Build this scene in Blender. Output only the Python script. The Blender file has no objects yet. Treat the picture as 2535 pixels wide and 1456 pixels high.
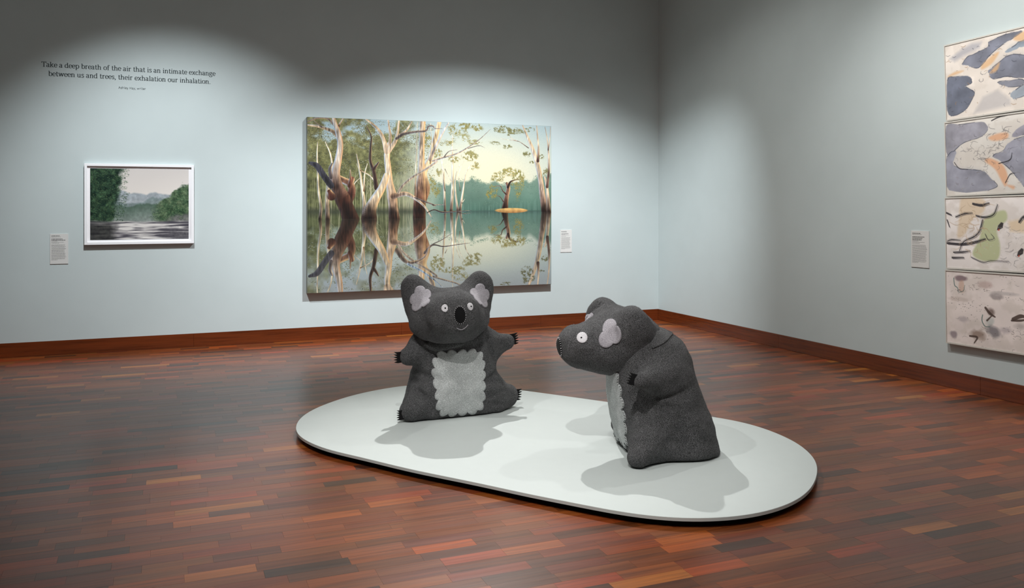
import bpy, bmesh, math, random
import numpy as np
from mathutils import Vector, Matrix
from mathutils.bvhtree import BVHTree

# ---------------------------------------------------------------- camera, lights, exposure
scene = bpy.context.scene
COL = scene.collection
F_PX, IMG_W, IMG_H, HORIZON = 2128.0, 2535, 1456, 507.5
EYE = 1.5                                       # camera height
YAW = math.atan2(0.3761, 0.9266)                # camera turns right of the room's +Y axis
ROOM_X, ROOM_Y, ROOM_Z = 6.001, 9.694, 5.2      # right wall, back wall, ceiling

cam_data = bpy.data.cameras.new('camera')
cam_data.sensor_width = 36.0
cam_data.lens = 36.0 * F_PX / IMG_W
cam_data.shift_y = -(IMG_H / 2 - HORIZON) / IMG_W
cam = bpy.data.objects.new('camera', cam_data)
cam.location = (0, 0, EYE)
cam.rotation_euler = (math.pi / 2, 0, -YAW)
COL.objects.link(cam)
scene.camera = cam

world = bpy.data.worlds.new('world')
world.use_nodes = True
world.node_tree.nodes['Background'].inputs[0].default_value = (0.02, 0.02, 0.022, 1)
world.node_tree.nodes['Background'].inputs[1].default_value = 1.0
scene.world = world

scene.view_settings.view_transform = 'Standard'
scene.view_settings.look = 'None'
scene.view_settings.exposure = 0.0
scene.view_settings.gamma = 1.0
scene.view_settings.use_curve_mapping = False

COOL = (0.92, 0.97, 1.0)
NEUTRAL = (1.0, 0.985, 0.96)
def spot(name, loc, target, power, angle, blend=0.6, radius=0.03, color=NEUTRAL, wide=1.0):
    """a track spotlight under the ceiling"""
    d = bpy.data.lights.new(name, 'SPOT')
    d.energy = power; d.spot_size = math.radians(angle); d.spot_blend = blend
    d.shadow_soft_size = radius; d.color = color
    o = bpy.data.objects.new(name, d); COL.objects.link(o)
    o.location = loc; o.scale = (wide, 1, 1)     # a spread lens widens the beam sideways
    o.rotation_euler = (Vector(target) - Vector(loc)).to_track_quat('-Z', 'Y').to_euler()
    return o
TRACK = 4.85
spot('spotlight_painting', (3.35, 6.6, TRACK), (3.65, ROOM_Y, 0.25), 1700, 57, 1.0, 0.03, COOL, 1.8)
spot('spotlight_photograph', (-0.1, 7.0, TRACK), (0.30, ROOM_Y, 0.50), 930, 61, 1.0, 0.03, COOL, 1.2)
spot('spotlight_drawings', (3.7, 4.3, TRACK), (ROOM_X, 4.2, 1.1), 520, 76, 1.0, 0.05, NEUTRAL, 1.4)
spot('added_fill_right_wall', (3.3, 6.3, TRACK), (ROOM_X, 6.2, 0.5), 210, 80, 1.0, 0.08, NEUTRAL, 2.0)  # added fill that evens out the right wall, not a known track lamp
spot('spotlight_koala_back', (2.9, 8.3, TRACK), (1.8, 4.7, 0.2), 900, 46, 1.0, 0.03, NEUTRAL)
spot('spotlight_koala_front', (0.2, 1.4, TRACK), (1.55, 4.2, 0.1), 720, 44, 1.0, 0.04, NEUTRAL)
spot('spotlight_koala_front', (3.0, 1.0, TRACK), (1.9, 4.6, 0.3), 150, 42, 1.0, 0.04, NEUTRAL)
spot('spotlight_koala_side', (-0.6, 4.2, TRACK), (2.1, 4.8, 0.2), 220, 44, 0.9, 0.03, NEUTRAL)
spot('spotlight_koala_far_side', (5.0, 6.0, TRACK), (2.2, 4.6, 0.2), 170, 38, 1.0, 0.03, NEUTRAL)
def fill_light(loc, size, power, color=(1.0, 0.98, 0.94)):
    """area light added under the ceiling to lift the ambient level, no real fixture"""
    d = bpy.data.lights.new('ambient_fill_light', 'AREA'); d.shape = 'SQUARE'; d.size = size; d.energy = power; d.color = color
    o = bpy.data.objects.new('ambient_fill_light', d); COL.objects.link(o); o.location = loc
fill_light((-1.0, 5.5, ROOM_Z - .02), 3.0, 26)
fill_light((3.5, 5.5, ROOM_Z - .02), 3.0, 26)
fill_light((1.0, 0.5, ROOM_Z - .02), 3.0, 26)
# ---------------------------------------------------------------- soft-body modelling (signed distance fields)
def v3(*a): return np.array(a, float)
def sd_ell(P, c, r, R=None):
    q = P - v3(*c)
    if R is not None: q = q @ R
    r = v3(*r); k0 = np.linalg.norm(q / r, axis=-1); k1 = np.linalg.norm(q / (r * r), axis=-1)
    return k0 * (k0 - 1.0) / np.maximum(k1, 1e-6)
def sd_cone(P, a, b, ra, rb, sq=(1, 1, 1)):
    s = v3(*sq); p = P / s; a = v3(*a) / s; b = v3(*b) / s
    ba = b - a; t = np.clip(((p - a) @ ba) / (ba @ ba), 0, 1)
    return np.linalg.norm(p - a - t[..., None] * ba, axis=-1) - (ra + (rb - ra) * t)
def smin(a, b, k):
    h = np.clip(0.5 + 0.5 * (b - a) / k, 0, 1)
    return b + (a - b) * h - k * h * (1 - h)
def smax(a, b, k): return -smin(-a, -b, k)
def lattice_noise(P, scale, seed):
    rs = np.random.RandomState(seed); L = rs.rand(32, 32, 32) * 2 - 1
    q = P / scale; i = np.floor(q).astype(int); f = q - i; f = f * f * (3 - 2 * f)
    def g(a, b, c): return L[(i[..., 0] + a) % 32, (i[..., 1] + b) % 32, (i[..., 2] + c) % 32]
    x, y, z = f[..., 0], f[..., 1], f[..., 2]
    return ((g(0,0,0)*(1-x)+g(1,0,0)*x)*(1-y)+(g(0,1,0)*(1-x)+g(1,1,0)*x)*y)*(1-z) + \
           ((g(0,0,1)*(1-x)+g(1,0,1)*x)*(1-y)+(g(0,1,1)*(1-x)+g(1,1,1)*x)*y)*z
def surface_net(fn, lo, hi, h):
    """mesh the zero level of fn on a regular grid (naive surface nets)"""
    lo, hi = v3(*lo), v3(*hi); n = np.ceil((hi - lo) / h).astype(int) + 1
    ax = [lo[i] + h * np.arange(n[i]) for i in range(3)]
    P = np.stack(np.meshgrid(*ax, indexing='ij'), -1); D = fn(P)
    s = D < 0
    cs = np.zeros(tuple(n - 1) + (3,)); cn = np.zeros(tuple(n - 1))
    off = [(i, j, k) for i in (0, 1) for j in (0, 1) for k in (0, 1)]
    sl = lambda o: tuple(slice(o[i], o[i] + n[i] - 1) for i in range(3))
    for a in off:
        for ax_ in range(3):
            if a[ax_] == 1: continue
            b = list(a); b[ax_] = 1
            d0, d1 = D[sl(a)], D[sl(b)]; m = (d0 < 0) != (d1 < 0)
            t = np.where(m, d0 / np.where(m, d0 - d1, 1), 0)
            for c in range(3):
                cs[..., c] += np.where(m, (t if c == ax_ else 0) + a[c] * (c != ax_), 0)
            cn += m
    act = cn > 0; idx = -np.ones(act.shape, int); idx[act] = np.arange(act.sum())
    cell = np.argwhere(act); V = lo + h * (cell + cs[act] / cn[act][:, None])
    F = []
    for ax_ in range(3):
        o1, o2 = (ax_ + 1) % 3, (ax_ + 2) % 3
        S0 = [slice(None)] * 3; S1 = [slice(None)] * 3
        S0[ax_] = slice(0, n[ax_] - 1); S1[ax_] = slice(1, n[ax_])
        a, b = s[tuple(S0)], s[tuple(S1)]
        e = np.argwhere(a != b)
        e = e[(e[:, o1] > 0) & (e[:, o1] < n[o1] - 1) & (e[:, o2] > 0) & (e[:, o2] < n[o2] - 1)]
        ins = a[e[:, 0], e[:, 1], e[:, 2]]
        def at(d1, d2):
            q = e.copy(); q[:, o1] += d1; q[:, o2] += d2; return idx[q[:, 0], q[:, 1], q[:, 2]]
        Q = np.stack([at(-1, -1), at(0, -1), at(0, 0), at(-1, 0)], 1)
        Q[~ins] = Q[~ins][:, ::-1]
        F.append(Q)
    return V, np.concatenate(F)
def rot_x(a): c, s = math.cos(a), math.sin(a); return np.array([[1,0,0],[0,c,-s],[0,s,c]])
def rot_y(a): c, s = math.cos(a), math.sin(a); return np.array([[c,0,s],[0,1,0],[-s,0,c]])
def rot_z(a): c, s = math.cos(a), math.sin(a); return np.array([[c,-s,0],[s,c,0],[0,0,1]])
def catmull(P, k=7):
    P = np.array(P, float); E = np.vstack([2*P[0]-P[1], P, 2*P[-1]-P[-2]]); Q = [P[0]]
    for i in range(1, len(E) - 2):
        a, b, c, d = E[i-1:i+3]
        for t in np.linspace(0, 1, k)[1:]: Q.append(.5*((2*b)+(-a+c)*t+(2*a-5*b+4*c-d)*t*t+(-a+3*b-3*c+d)*t**3))
    return np.array(Q)
# ---------------------------------------------------------------- helpers
def lin(c): c = np.asarray(c, float) / 255.0; return np.where(c <= 0.04045, c / 12.92, ((c + 0.055) / 1.055) ** 2.4)
def tag(o, label=None, cat=None, group=None, kind=None):
    if label: o['label'] = label
    if cat: o['category'] = cat
    if group: o['group'] = group
    if kind: o['kind'] = kind
    return o
def link(name, mesh, parent=None):
    o = bpy.data.objects.new(name, mesh); COL.objects.link(o)
    if parent is not None: o.parent = parent
    return o
def empty(name, loc=(0, 0, 0), rz=0.0):
    o = bpy.data.objects.new(name, None); COL.objects.link(o)
    o.location = loc; o.rotation_euler = (0, 0, rz); o.empty_display_size = 0.1
    return o
def mesh_np(name, V, F, mat=None, smooth=False):
    """mesh from arrays; F is an (n,3) or (n,4) array or a list of index tuples"""
    m = bpy.data.meshes.new(name)
    if isinstance(F, np.ndarray):
        k = F.shape[1]
        m.vertices.add(len(V)); m.vertices.foreach_set('co', np.asarray(V, np.float32).ravel())
        m.loops.add(F.size); m.loops.foreach_set('vertex_index', F.astype(np.int32).ravel())
        m.polygons.add(len(F)); m.polygons.foreach_set('loop_start', np.arange(0, F.size, k, dtype=np.int32))
        m.update(calc_edges=True)
    else:
        m.from_pydata([tuple(v) for v in V], [], [tuple(f) for f in F]); m.update()
    m.polygons.foreach_set('use_smooth', np.full(len(m.polygons), bool(smooth)))
    if mat: m.materials.append(mat)
    return m
BOXF = [(0,3,2,1),(4,5,6,7),(0,1,5,4),(1,2,6,5),(2,3,7,6),(3,0,4,7)]
def box_vf(lo, hi):
    (x0,y0,z0),(x1,y1,z1) = lo, hi
    return [(x0,y0,z0),(x1,y0,z0),(x1,y1,z0),(x0,y1,z0),(x0,y0,z1),(x1,y0,z1),(x1,y1,z1),(x0,y1,z1)], BOXF
def box(name, lo, hi, mat, parent=None, bevel=0.0):
    V, F = box_vf(lo, hi)
    m = mesh_np(name, V, F, mat)
    if bevel:
        bm = bmesh.new(); bm.from_mesh(m)
        bmesh.ops.bevel(bm, geom=bm.edges[:], offset=bevel, segments=2, affect='EDGES', profile=0.6)
        bm.to_mesh(m); bm.free()
    return link(name, m, parent)
class Collect:
    def __init__(s): s.V, s.F = [], []
    def add(s, V, F):
        n = len(s.V); s.V += [tuple(v) for v in V]; s.F += [tuple(i + n for i in f) for f in F]
    def box(s, lo, hi): s.add(*box_vf(lo, hi))
    def bar(s, a, b, w, up=(0, 0, 1), h=None):
        a, b, up = Vector(a), Vector(b), Vector(up); d = (b - a)
        if d.length < 1e-7: return
        d.normalize(); x = d.cross(up)
        if x.length < 1e-4: x = d.cross(Vector((1, 0, 0)))
        x.normalize(); y = x.cross(d); h = h or w
        P = [p + x * sx * w / 2 + y * sy * h / 2 for p in (a, b) for sx, sy in ((-1,-1),(1,-1),(1,1),(-1,1))]
        s.add(P, BOXF)
    def build(s, name, mat, parent=None, smooth=False):
        return link(name, mesh_np(name, s.V, s.F, mat, smooth), parent)

# ---------------------------------------------------------------- materials
def new_mat(name):
    m = bpy.data.materials.new(name); m.use_nodes = True
    nt = m.node_tree; b = nt.nodes['Principled BSDF']
    return m, nt, b
def nd(nt, t, **kw):
    n = nt.nodes.new(t)
    for k, v in kw.items(): setattr(n, k, v)
    return n
def mapped(nt, scale, coord='Object'):
    tc = nd(nt, 'ShaderNodeTexCoord'); mp = nd(nt, 'ShaderNodeMapping'); mp.inputs['Scale'].default_value = scale
    nt.links.new(tc.outputs[coord], mp.inputs['Vector']); return mp.outputs['Vector']
def ramp(nt, fac, stops):
    r = nd(nt, 'ShaderNodeValToRGB'); e = r.color_ramp.elements
    while len(e) < len(stops): e.new(0.5)
    for el, (p, c) in zip(e, stops): el.position = p; el.color = (*c, 1)
    nt.links.new(fac, r.inputs['Fac']); return r.outputs['Color']
def noise(nt, vec, scale, detail=4, rough=0.6):
    n = nd(nt, 'ShaderNodeTexNoise'); n.inputs['Scale'].default_value = scale; n.inputs['Detail'].default_value = detail
    n.inputs['Roughness'].default_value = rough
    if vec is not None: nt.links.new(vec, n.inputs['Vector'])
    return n.outputs['Fac']
def bump(nt, b, height, strength, dist):
    n = nd(nt, 'ShaderNodeBump'); n.inputs['Strength'].default_value = strength; n.inputs['Distance'].default_value = dist
    nt.links.new(height, n.inputs['Height']); nt.links.new(n.outputs['Normal'], b.inputs['Normal'])
def plain(name, rgb, rough=0.5, spec=0.5, wob=0.04):
    m, nt, b = new_mat(name)
    f = noise(nt, mapped(nt, (1, 1, 1)), 14, 5)
    c = lin(rgb)
    nt.links.new(ramp(nt, f, [(0.3, tuple(c * (1 - wob))), (0.7, tuple(np.minimum(c * (1 + wob), 1)))]), b.inputs['Base Color'])
    b.inputs['Roughness'].default_value = rough; b.inputs['Specular IOR Level'].default_value = spec
    return m
def wall_mat():
    m, nt, b = new_mat('wall_paint')
    v = mapped(nt, (1, 1, 1))
    nt.links.new(ramp(nt, noise(nt, v, 1.3, 3), [(0.3, tuple(lin((186, 196, 196)))), (0.7, tuple(lin((191, 201, 201))))]), b.inputs['Base Color'])
    b.inputs['Roughness'].default_value = 0.75; b.inputs['Specular IOR Level'].default_value = 0.25
    bump(nt, b, noise(nt, v, 220, 3), 0.08, 0.002)
    return m
def wood_mat(name, attr=None, rgb=(70, 30, 14), rough=0.3, grain=(2.0, 60, 60), coat=0.12):
    m, nt, b = new_mat(name)
    geo = nd(nt, 'ShaderNodeNewGeometry'); mp = nd(nt, 'ShaderNodeMapping'); mp.inputs['Scale'].default_value = grain
    if attr:
        at = nd(nt, 'ShaderNodeAttribute', attribute_name=attr)
        add = nd(nt, 'ShaderNodeVectorMath', operation='MULTIPLY_ADD')
        nt.links.new(at.outputs['Color'], add.inputs[0]); add.inputs[1].default_value = (37, 53, 71)
        nt.links.new(geo.outputs['Position'], add.inputs[2]); nt.links.new(add.outputs[0], mp.inputs['Vector'])
        col = at.outputs['Color']
    else:
        nt.links.new(geo.outputs['Position'], mp.inputs['Vector'])
        rg = nd(nt, 'ShaderNodeRGB'); rg.outputs[0].default_value = (*lin(rgb), 1); col = rg.outputs[0]
    g = noise(nt, mp.outputs['Vector'], 1.0, 6, 0.65)
    mul = nd(nt, 'ShaderNodeMix', data_type='RGBA', blend_type='MULTIPLY'); mul.inputs['Factor'].default_value = 1.0
    nt.links.new(col, mul.inputs['A'])
    nt.links.new(ramp(nt, g, [(0.28, (0.50, 0.46, 0.44)), (0.5, (1, 1, 1)), (0.72, (1.35, 1.30, 1.2))]), mul.inputs['B'])
    nt.links.new(mul.outputs['Result'], b.inputs['Base Color'])
    rr = nd(nt, 'ShaderNodeMapRange'); rr.inputs['To Min'].default_value = rough - 0.05; rr.inputs['To Max'].default_value = rough + 0.07
    nt.links.new(noise(nt, mp.outputs['Vector'], 0.4, 3), rr.inputs['Value']); nt.links.new(rr.outputs['Result'], b.inputs['Roughness'])
    b.inputs['Specular IOR Level'].default_value = 0.5
    b.inputs['Coat Weight'].default_value = coat; b.inputs['Coat Roughness'].default_value = rough
    bump(nt, b, g, 0.05, 0.001)
    return m
def felt_mat(name, dark, light, scale=260, amt=1.0):
    m, nt, b = new_mat(name)
    v = mapped(nt, (1, 1, 1))
    f = noise(nt, v, scale, 3, 0.75)
    big = noise(nt, v, 9, 3)
    c = ramp(nt, f, [(0.38, tuple(lin(dark))), (0.52, tuple((lin(dark) * 0.72 + lin(light) * 0.28))), (0.66, tuple(lin(light)))])
    mul = nd(nt, 'ShaderNodeMix', data_type='RGBA', blend_type='MULTIPLY'); mul.inputs['Factor'].default_value = 1.0
    nt.links.new(c, mul.inputs['A']); nt.links.new(ramp(nt, big, [(0.3, (0.86, 0.86, 0.86)), (0.7, (1.12, 1.12, 1.12))]), mul.inputs['B'])
    nt.links.new(mul.outputs['Result'], b.inputs['Base Color'])
    b.inputs['Roughness'].default_value = 0.95; b.inputs['Specular IOR Level'].default_value = 0.1
    b.inputs['Sheen Weight'].default_value = 0.08; b.inputs['Sheen Roughness'].default_value = 0.6
    bump(nt, b, f, 0.9 * amt, 0.006)
    return m
def paint_mat(name, rough=0.45, spec=0.3):
    m, nt, b = new_mat(name)
    at = nd(nt, 'ShaderNodeAttribute', attribute_name='paint')
    nt.links.new(at.outputs['Color'], b.inputs['Base Color'])
    b.inputs['Roughness'].default_value = rough; b.inputs['Specular IOR Level'].default_value = spec
    bump(nt, b, noise(nt, mapped(nt, (1, 1, 1)), 90, 3), 0.06, 0.001)
    return m
M = dict(
    wall=wall_mat(), ceiling=plain('ceiling_paint', (170, 172, 170), 0.9, 0.2),
    plank=wood_mat('parquet_varnish', 'plank_colour', rough=0.30),
    subfloor=plain('subfloor', (24, 13, 8), 0.9, 0.1),
    base=wood_mat('baseboard_varnish', None, (98, 44, 18), 0.16, (1.5, 1.5, 45), .7),
    deck=plain('plinth_white', (192, 199, 197), 0.55, 0.35, 0.01),
    black=plain('plinth_black', (6, 6, 6), 0.8, 0.2),
    felt=felt_mat('grey_felt', (27, 27, 28), (138, 138, 139), 300),
    felt_light=felt_mat('pale_grey_felt', (160, 163, 163), (236, 239, 238), 240, 0.6),
    felt_lilac=felt_mat('lilac_grey_felt', (148, 144, 150), (206, 202, 208), 240, 0.6),
    felt_white=felt_mat('white_felt', (205, 202, 206), (232, 230, 232), 240, 0.4),
    felt_black=felt_mat('black_felt', (9, 9, 10), (26, 25, 27), 260, 0.5),
    felt_dark=felt_mat('charcoal_felt', (24, 24, 26), (70, 69, 72)),
    thread_grey=plain('grey_thread', (150, 147, 151), 0.8, 0.2), thread=plain('pale_thread', (205, 202, 206), 0.8, 0.2), thread_dark=plain('dark_thread', (22, 21, 23), 0.8, 0.2),
    fibre=plain('grey_fibre', (120, 118, 121), 0.9, 0.1, 0.5),
    white=plain('white_frame', (238, 238, 240), 0.4, 0.4, 0.01), mat=plain('white_mount', (236, 234, 236), 0.8, 0.2, 0.01),
    paint=paint_mat('oil_paint'), photo=paint_mat('photo_print', 0.3, 0.4), drawing=paint_mat('ink_wash', 0.8, 0.2),
    canvas=plain('canvas_edge', (120, 122, 116), 0.8, 0.2), tray=plain('pale_tray', (196, 192, 184), 0.6, 0.3, 0.03),
    card=plain('label_card', (208, 207, 204), 0.6, 0.3, 0.01), ink=plain('label_ink', (108, 108, 106), 0.8, 0.1),
    lettering=plain('vinyl_lettering', (50, 58, 60), 0.7, 0.2),
)

# ---------------------------------------------------------------- setting
def struct(o): return tag(o, kind='structure')
X0, Y0 = -4.2, -4.0
struct(box('wall_back', (X0 - .2, ROOM_Y, -.1), (ROOM_X + .2, ROOM_Y + .2, ROOM_Z), M['wall']))
struct(box('wall_right', (ROOM_X, Y0, -.1), (ROOM_X + .2, ROOM_Y, ROOM_Z), M['wall']))
struct(box('wall_left', (X0 - .2, Y0, -.1), (X0, ROOM_Y, ROOM_Z), M['wall']))
struct(box('wall_front', (X0 - .2, Y0 - .2, -.1), (ROOM_X + .2, Y0, ROOM_Z), M['wall']))
struct(box('ceiling', (X0 - .2, Y0 - .2, ROOM_Z), (ROOM_X + .2, ROOM_Y + .2, ROOM_Z + .2), M['ceiling']))
floor_o = struct(box('floor', (X0, Y0, -.1), (ROOM_X, ROOM_Y, -.012), M['subfloor']))

def baseboard(name, segs, axis):
    """timber skirting: a recessed core with lengths of board fixed along it"""
    h, t = 0.142, 0.018
    core = Collect()
    if axis == 'x': core.box((segs[0], ROOM_Y - t * .6, 0), (segs[-1], ROOM_Y, h - .003))
    else: core.box((ROOM_X - t * .6, segs[0], 0), (ROOM_X, segs[-1], h - .003))
    o = struct(core.build(name, M['subfloor']))
    for a, b in zip(segs[:-1], segs[1:]):
        if axis == 'x': box('board', (a + .0006, ROOM_Y - t, 0.001), (b - .0006, ROOM_Y - .001, h), M['base'], o, .0015)
        else: box('board', (ROOM_X - t, a + .0006, 0.001), (ROOM_X - .001, b - .0006, h), M['base'], o, .0015)
    return o
baseboard('baseboard_back', [X0, -2.1, 0.30, 2.55, 4.31, ROOM_X - .019], 'x')
baseboard('baseboard_right', [Y0, -1.2, 1.9, 4.9, 7.3, ROOM_Y], 'y')

# plinth outline on the floor (metres)
PLINTH = [(1.801,6.732),(1.521,6.633),(1.335,6.529),(1.177,6.393),(1.066,6.284),(.958,6.147),(.854,5.956),(.796,5.733),
 (.783,5.618),(.789,5.476),(.808,5.389),(.871,5.195),(.942,5.065),(1.027,4.95),(1.256,4.578),(1.507,4.243),(1.729,3.92),
 (1.826,3.801),(1.955,3.626),(2.072,3.492),(2.24,3.374),(2.348,3.338),(2.422,3.317),(2.59,3.302),(2.818,3.351),(3.014,3.452),
 (3.166,3.573),(3.352,3.759),(3.471,3.924),(3.58,4.177),(3.614,4.38),(3.618,4.603),(3.576,4.781),(3.481,4.948),(3.014,5.622),
 (2.787,5.948),(2.576,6.24),(2.30,6.54),(2.06,6.69)]
def closed_spline(P, n):
    P = np.array(P); L = np.r_[0, np.cumsum(np.linalg.norm(np.diff(np.vstack([P, P[:1]]), axis=0), axis=1))]
    t = np.linspace(0, L[-1], n, endpoint=False); Q = np.vstack([P, P[:1]])
    R = np.stack([np.interp(t, L, Q[:, i]) for i in (0, 1)], 1)
    for _ in range(14): R = (np.roll(R, 1, 0) + 2 * R + np.roll(R, -1, 0)) / 4
    return R
PL = closed_spline(PLINTH, 220)
def inside(P, q):
    x, y = P[:, 0], P[:, 1]; x2, y2 = np.roll(x, -1), np.roll(y, -1)
    c = (y > q[1]) != (y2 > q[1])
    return (np.sum(c & (q[0] < (x2 - x) * (q[1] - y) / np.where(y2 == y, 1e-9, y2 - y) + x)) % 2) == 1

# parquet: blocks in staggered rows along the back wall
rs = np.random.RandomState(8)
PW, PLEN = 0.0795, 0.278
PALETTE = [((120,66,34),5),((108,58,31),5),((130,73,37),4),((99,53,30),4),((138,68,30),2),((110,64,40),3),((86,52,37),1.6),((158,104,54),.6),((68,44,35),.7),((134,60,30),1.2)]
pal = np.array([p[0] for p in PALETTE], float); pw = np.array([p[1] for p in PALETTE]); pw /= pw.sum()
PMEAN = (pal * pw[:, None]).sum(0); PTONE = np.array((.96, .87, .66))
rows = int((ROOM_Y - Y0) / PW) + 1
planks = []
for r in range(rows):
    y1 = ROOM_Y - r * PW; y0 = max(y1 - PW, Y0)
    x = X0 - rs.rand() * PLEN
    while x < ROOM_X:
        L = PLEN * rs.choice([1, 1, 1, 1.5, 1.25])
        a, b = max(x, X0), min(x + L, ROOM_X)
        if b - a > 0.02:
            c = pal[rs.choice(len(pal), p=pw)] * (1 + rs.randn() * .07) + rs.randn(3) * 2
            c = (PMEAN + (c - PMEAN) * .95) * PTONE
            planks.append((a, b, y0, y1, np.clip(c, 8, 255), rs.rand() * .0002))
        x += L
def project(P):
    xr = P[0] * math.cos(YAW) - P[1] * math.sin(YAW); d = P[0] * math.sin(YAW) + P[1] * math.cos(YAW)
    return IMG_W / 2 + F_PX * xr / d, HORIZON + F_PX * (EYE - P[2]) / d, d
def seen_area(p):
    c = ((p[0] + p[1]) / 2, (p[2] + p[3]) / 2)
    if inside(PL, c): return 0
    u, v, d = project((c[0], c[1], 0))
    if d < .5 or not (-40 < u < IMG_W + 40 and v < IMG_H + 25): return 0
    q = [project((x, y, 0))[:2] for x, y in ((p[0],p[2]),(p[1],p[2]),(p[1],p[3]),(p[0],p[3]))]
    q = np.array(q); q[:, 0] = np.clip(q[:, 0], 0, IMG_W); q[:, 1] = np.clip(q[:, 1], 0, IMG_H)
    return abs(np.sum(q[:, 0] * np.roll(q[:, 1], -1) - np.roll(q[:, 0], -1) * q[:, 1])) / 2
order = sorted(range(len(planks)), key=lambda i: -seen_area(planks[i]))
single = set(order[:300])
def plank_vf(L, W, z):
    g = .00025
    V = [(g,g,-.012),(L-g,g,-.012),(L-g,W-g,-.012),(g,W-g,-.012),(g,g,z),(L-g,g,z),(L-g,W-g,z),(g,W-g,z)]
    Fq = [(i, (i+1) % 4, 4 + (i+1) % 4, 4 + i) for i in range(4)] + [(4,5,6,7)]
    return np.array(V), np.array(Fq)
def colour_attr(m, cols, name='plank_colour', domain='FACE'):
    a = m.attributes.new(name, 'FLOAT_COLOR', domain)
    rgba = np.ones((len(cols), 4), np.float32); rgba[:, :3] = cols
    a.data.foreach_set('color', rgba.ravel())
pool = {}
AV, AF, AC = [], [], []; nv = 0
for i, p in enumerate(planks):
    L, W = p[1] - p[0], p[3] - p[2]
    if i in single:
        key = (round(L, 3), round(W, 3), tuple((p[4] // 6).astype(int)))
        if key not in pool:
            V, Fq = plank_vf(L, W, p[5]); m = mesh_np('plank', V, Fq, M['plank']); colour_attr(m, np.tile(lin(p[4]), (len(Fq), 1))); pool[key] = m
        o = link('plank', pool[key], floor_o); o.location = (p[0], p[2], 0)
    else:
        V, Fq = plank_vf(L, W, p[5]); AV.append(V + (p[0], p[2], 0)); AF.append(Fq + nv); nv += len(V); AC.append(np.tile(lin(p[4]), (len(Fq), 1)))
pm = mesh_np('parquet_field', np.concatenate(AV), np.concatenate(AF), M['plank']); colour_attr(pm, np.concatenate(AC))
tag(link('parquet_field', pm, floor_o), kind='stuff')

# ---------------------------------------------------------------- plinth
def inset(P, d):
    t = np.roll(P, -1, 0) - np.roll(P, 1, 0); t /= np.linalg.norm(t, axis=1)[:, None]
    n = np.stack([-t[:, 1], t[:, 0]], 1)
    area = np.sum(P[:, 0] * np.roll(P[:, 1], -1) - np.roll(P[:, 0], -1) * P[:, 1])
    return P + (n if area > 0 else -n) * d
def slab(name, rings, mat, parent, cap_bottom=True):
    n = len(rings[0][0]); V, Fq = [], []
    for P, z in rings: V += [(x, y, z) for x, y in P]
    for k in range(len(rings) - 1):
        for i in range(n):
            j = (i + 1) % n; Fq.append((k*n+j, k*n+i, (k+1)*n+i, (k+1)*n+j))
    Fq.append(tuple(range((len(rings)-1)*n + n - 1, (len(rings)-1)*n - 1, -1)))
    if cap_bottom: Fq.append(tuple(range(n)))
    m = mesh_np(name, V, Fq, mat); bm = bmesh.new(); bm.from_mesh(m); bmesh.ops.recalc_face_normals(bm, faces=bm.faces); bm.to_mesh(m); bm.free()
    return link(name, m, parent)
plinth = tag(empty('display_plinth', (2.2, 5.0, 0)), 'low white rounded plinth on a black recessed base, carrying both felt koalas', 'plinth')
PLc = PL - np.array([2.2, 5.0])
slab('recessed_base', [(inset(PLc, .035), .0008), (inset(PLc, .035), .033)], M['black'], plinth)
slab('deck', [(PLc, .033), (PLc, .0485), (inset(PLc, .0015), .05)], M['deck'], plinth)
# koala frame: front is -y, z up from the plinth, x to the right of someone facing it
def limb(P, L):
    return sd_cone(P, L['a'], L['b'], L['ra'], L['rb'])
def body_field(K):
    def fn(P):
        x, y, z = P[..., 0], P[..., 1], P[..., 2]
        y0 = y + K['lean'] * np.clip(z, 0, 1.0)             # upper body leans forward
        zz = np.clip(z / K['bh'], 0, 1.2)
        w = np.interp(zz, K['wz'], K['w']); t = np.interp(zz, K['tz'], K['t'])
        yc = y0 - np.interp(zz, K['tz'], K['yc'])
        p = K.get('pw', 2.8)
        r = (np.abs(x / w) ** p + np.abs(yc / t) ** p) ** (1 / p)
        d = (r - 1) * np.minimum(w, t) * 0.9
        d = smax(d, z - K['bh'], K['topk']); d = smax(d, K['bot'] - z, 0.06)
        for L in K['limbs']: d = smin(d, limb(P, L), L.get('k', 0.07))
        g = np.zeros(d.shape)
        for (a, b, s, amp) in K['grooves']: g = np.maximum(g, amp * np.exp(-(sd_cone(P, a, b, 0, 0) / s) ** 2))
        d = d + g + 0.010 * lattice_noise(P, 0.15, K['seed']) + 0.005 * lattice_noise(P, 0.055, K['seed'] + 1)
        return smax(d, -z, 0.02)                            # sits flat on the plinth
    return fn
def head_matrix(K):
    return rot_z(K['h_yaw']) @ rot_x(K['h_pitch']) @ rot_y(K['h_roll']), v3(*K['h_loc'])
def head_field(K):
    def fn(P):                                              # head frame: nose to -y
        d = sd_ell(P, (0, 0.03, 0), K['skull'])
        d = smin(d, sd_cone(P, (0, -0.04, -0.035), (0, K['muz_y'], K['muz_z']), K['muz_a'], K['muz_b'], (1.2, 1, 1)), 0.09)
        d = smin(d, sd_ell(P, K['jowl'], K['jowl_r']), 0.08)
        for sx in (-1, 1):
            e = K['ear']
            d = smin(d, sd_ell(P, (sx * e[0], e[1], e[2]), K['ear_r'], rot_y(sx * K['ear_tilt'])), K['ear_k'])
        d = smax(d, K['nose_y'] - P[..., 1], K.get('nose_k', .07))
        for (a, b, s, amp) in K['h_grooves']:
            d = d + amp * np.exp(-(sd_cone(P, a, b, 0, 0) / s) ** 2)
        return d + 0.008 * lattice_noise(P, 0.13, K['seed'] + 5) + 0.004 * lattice_noise(P, 0.05, K['seed'] + 6)
    return fn
def fold(P, s, amp): return [(a, b, s, amp) for a, b in zip(P[:-1], P[1:])]
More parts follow.
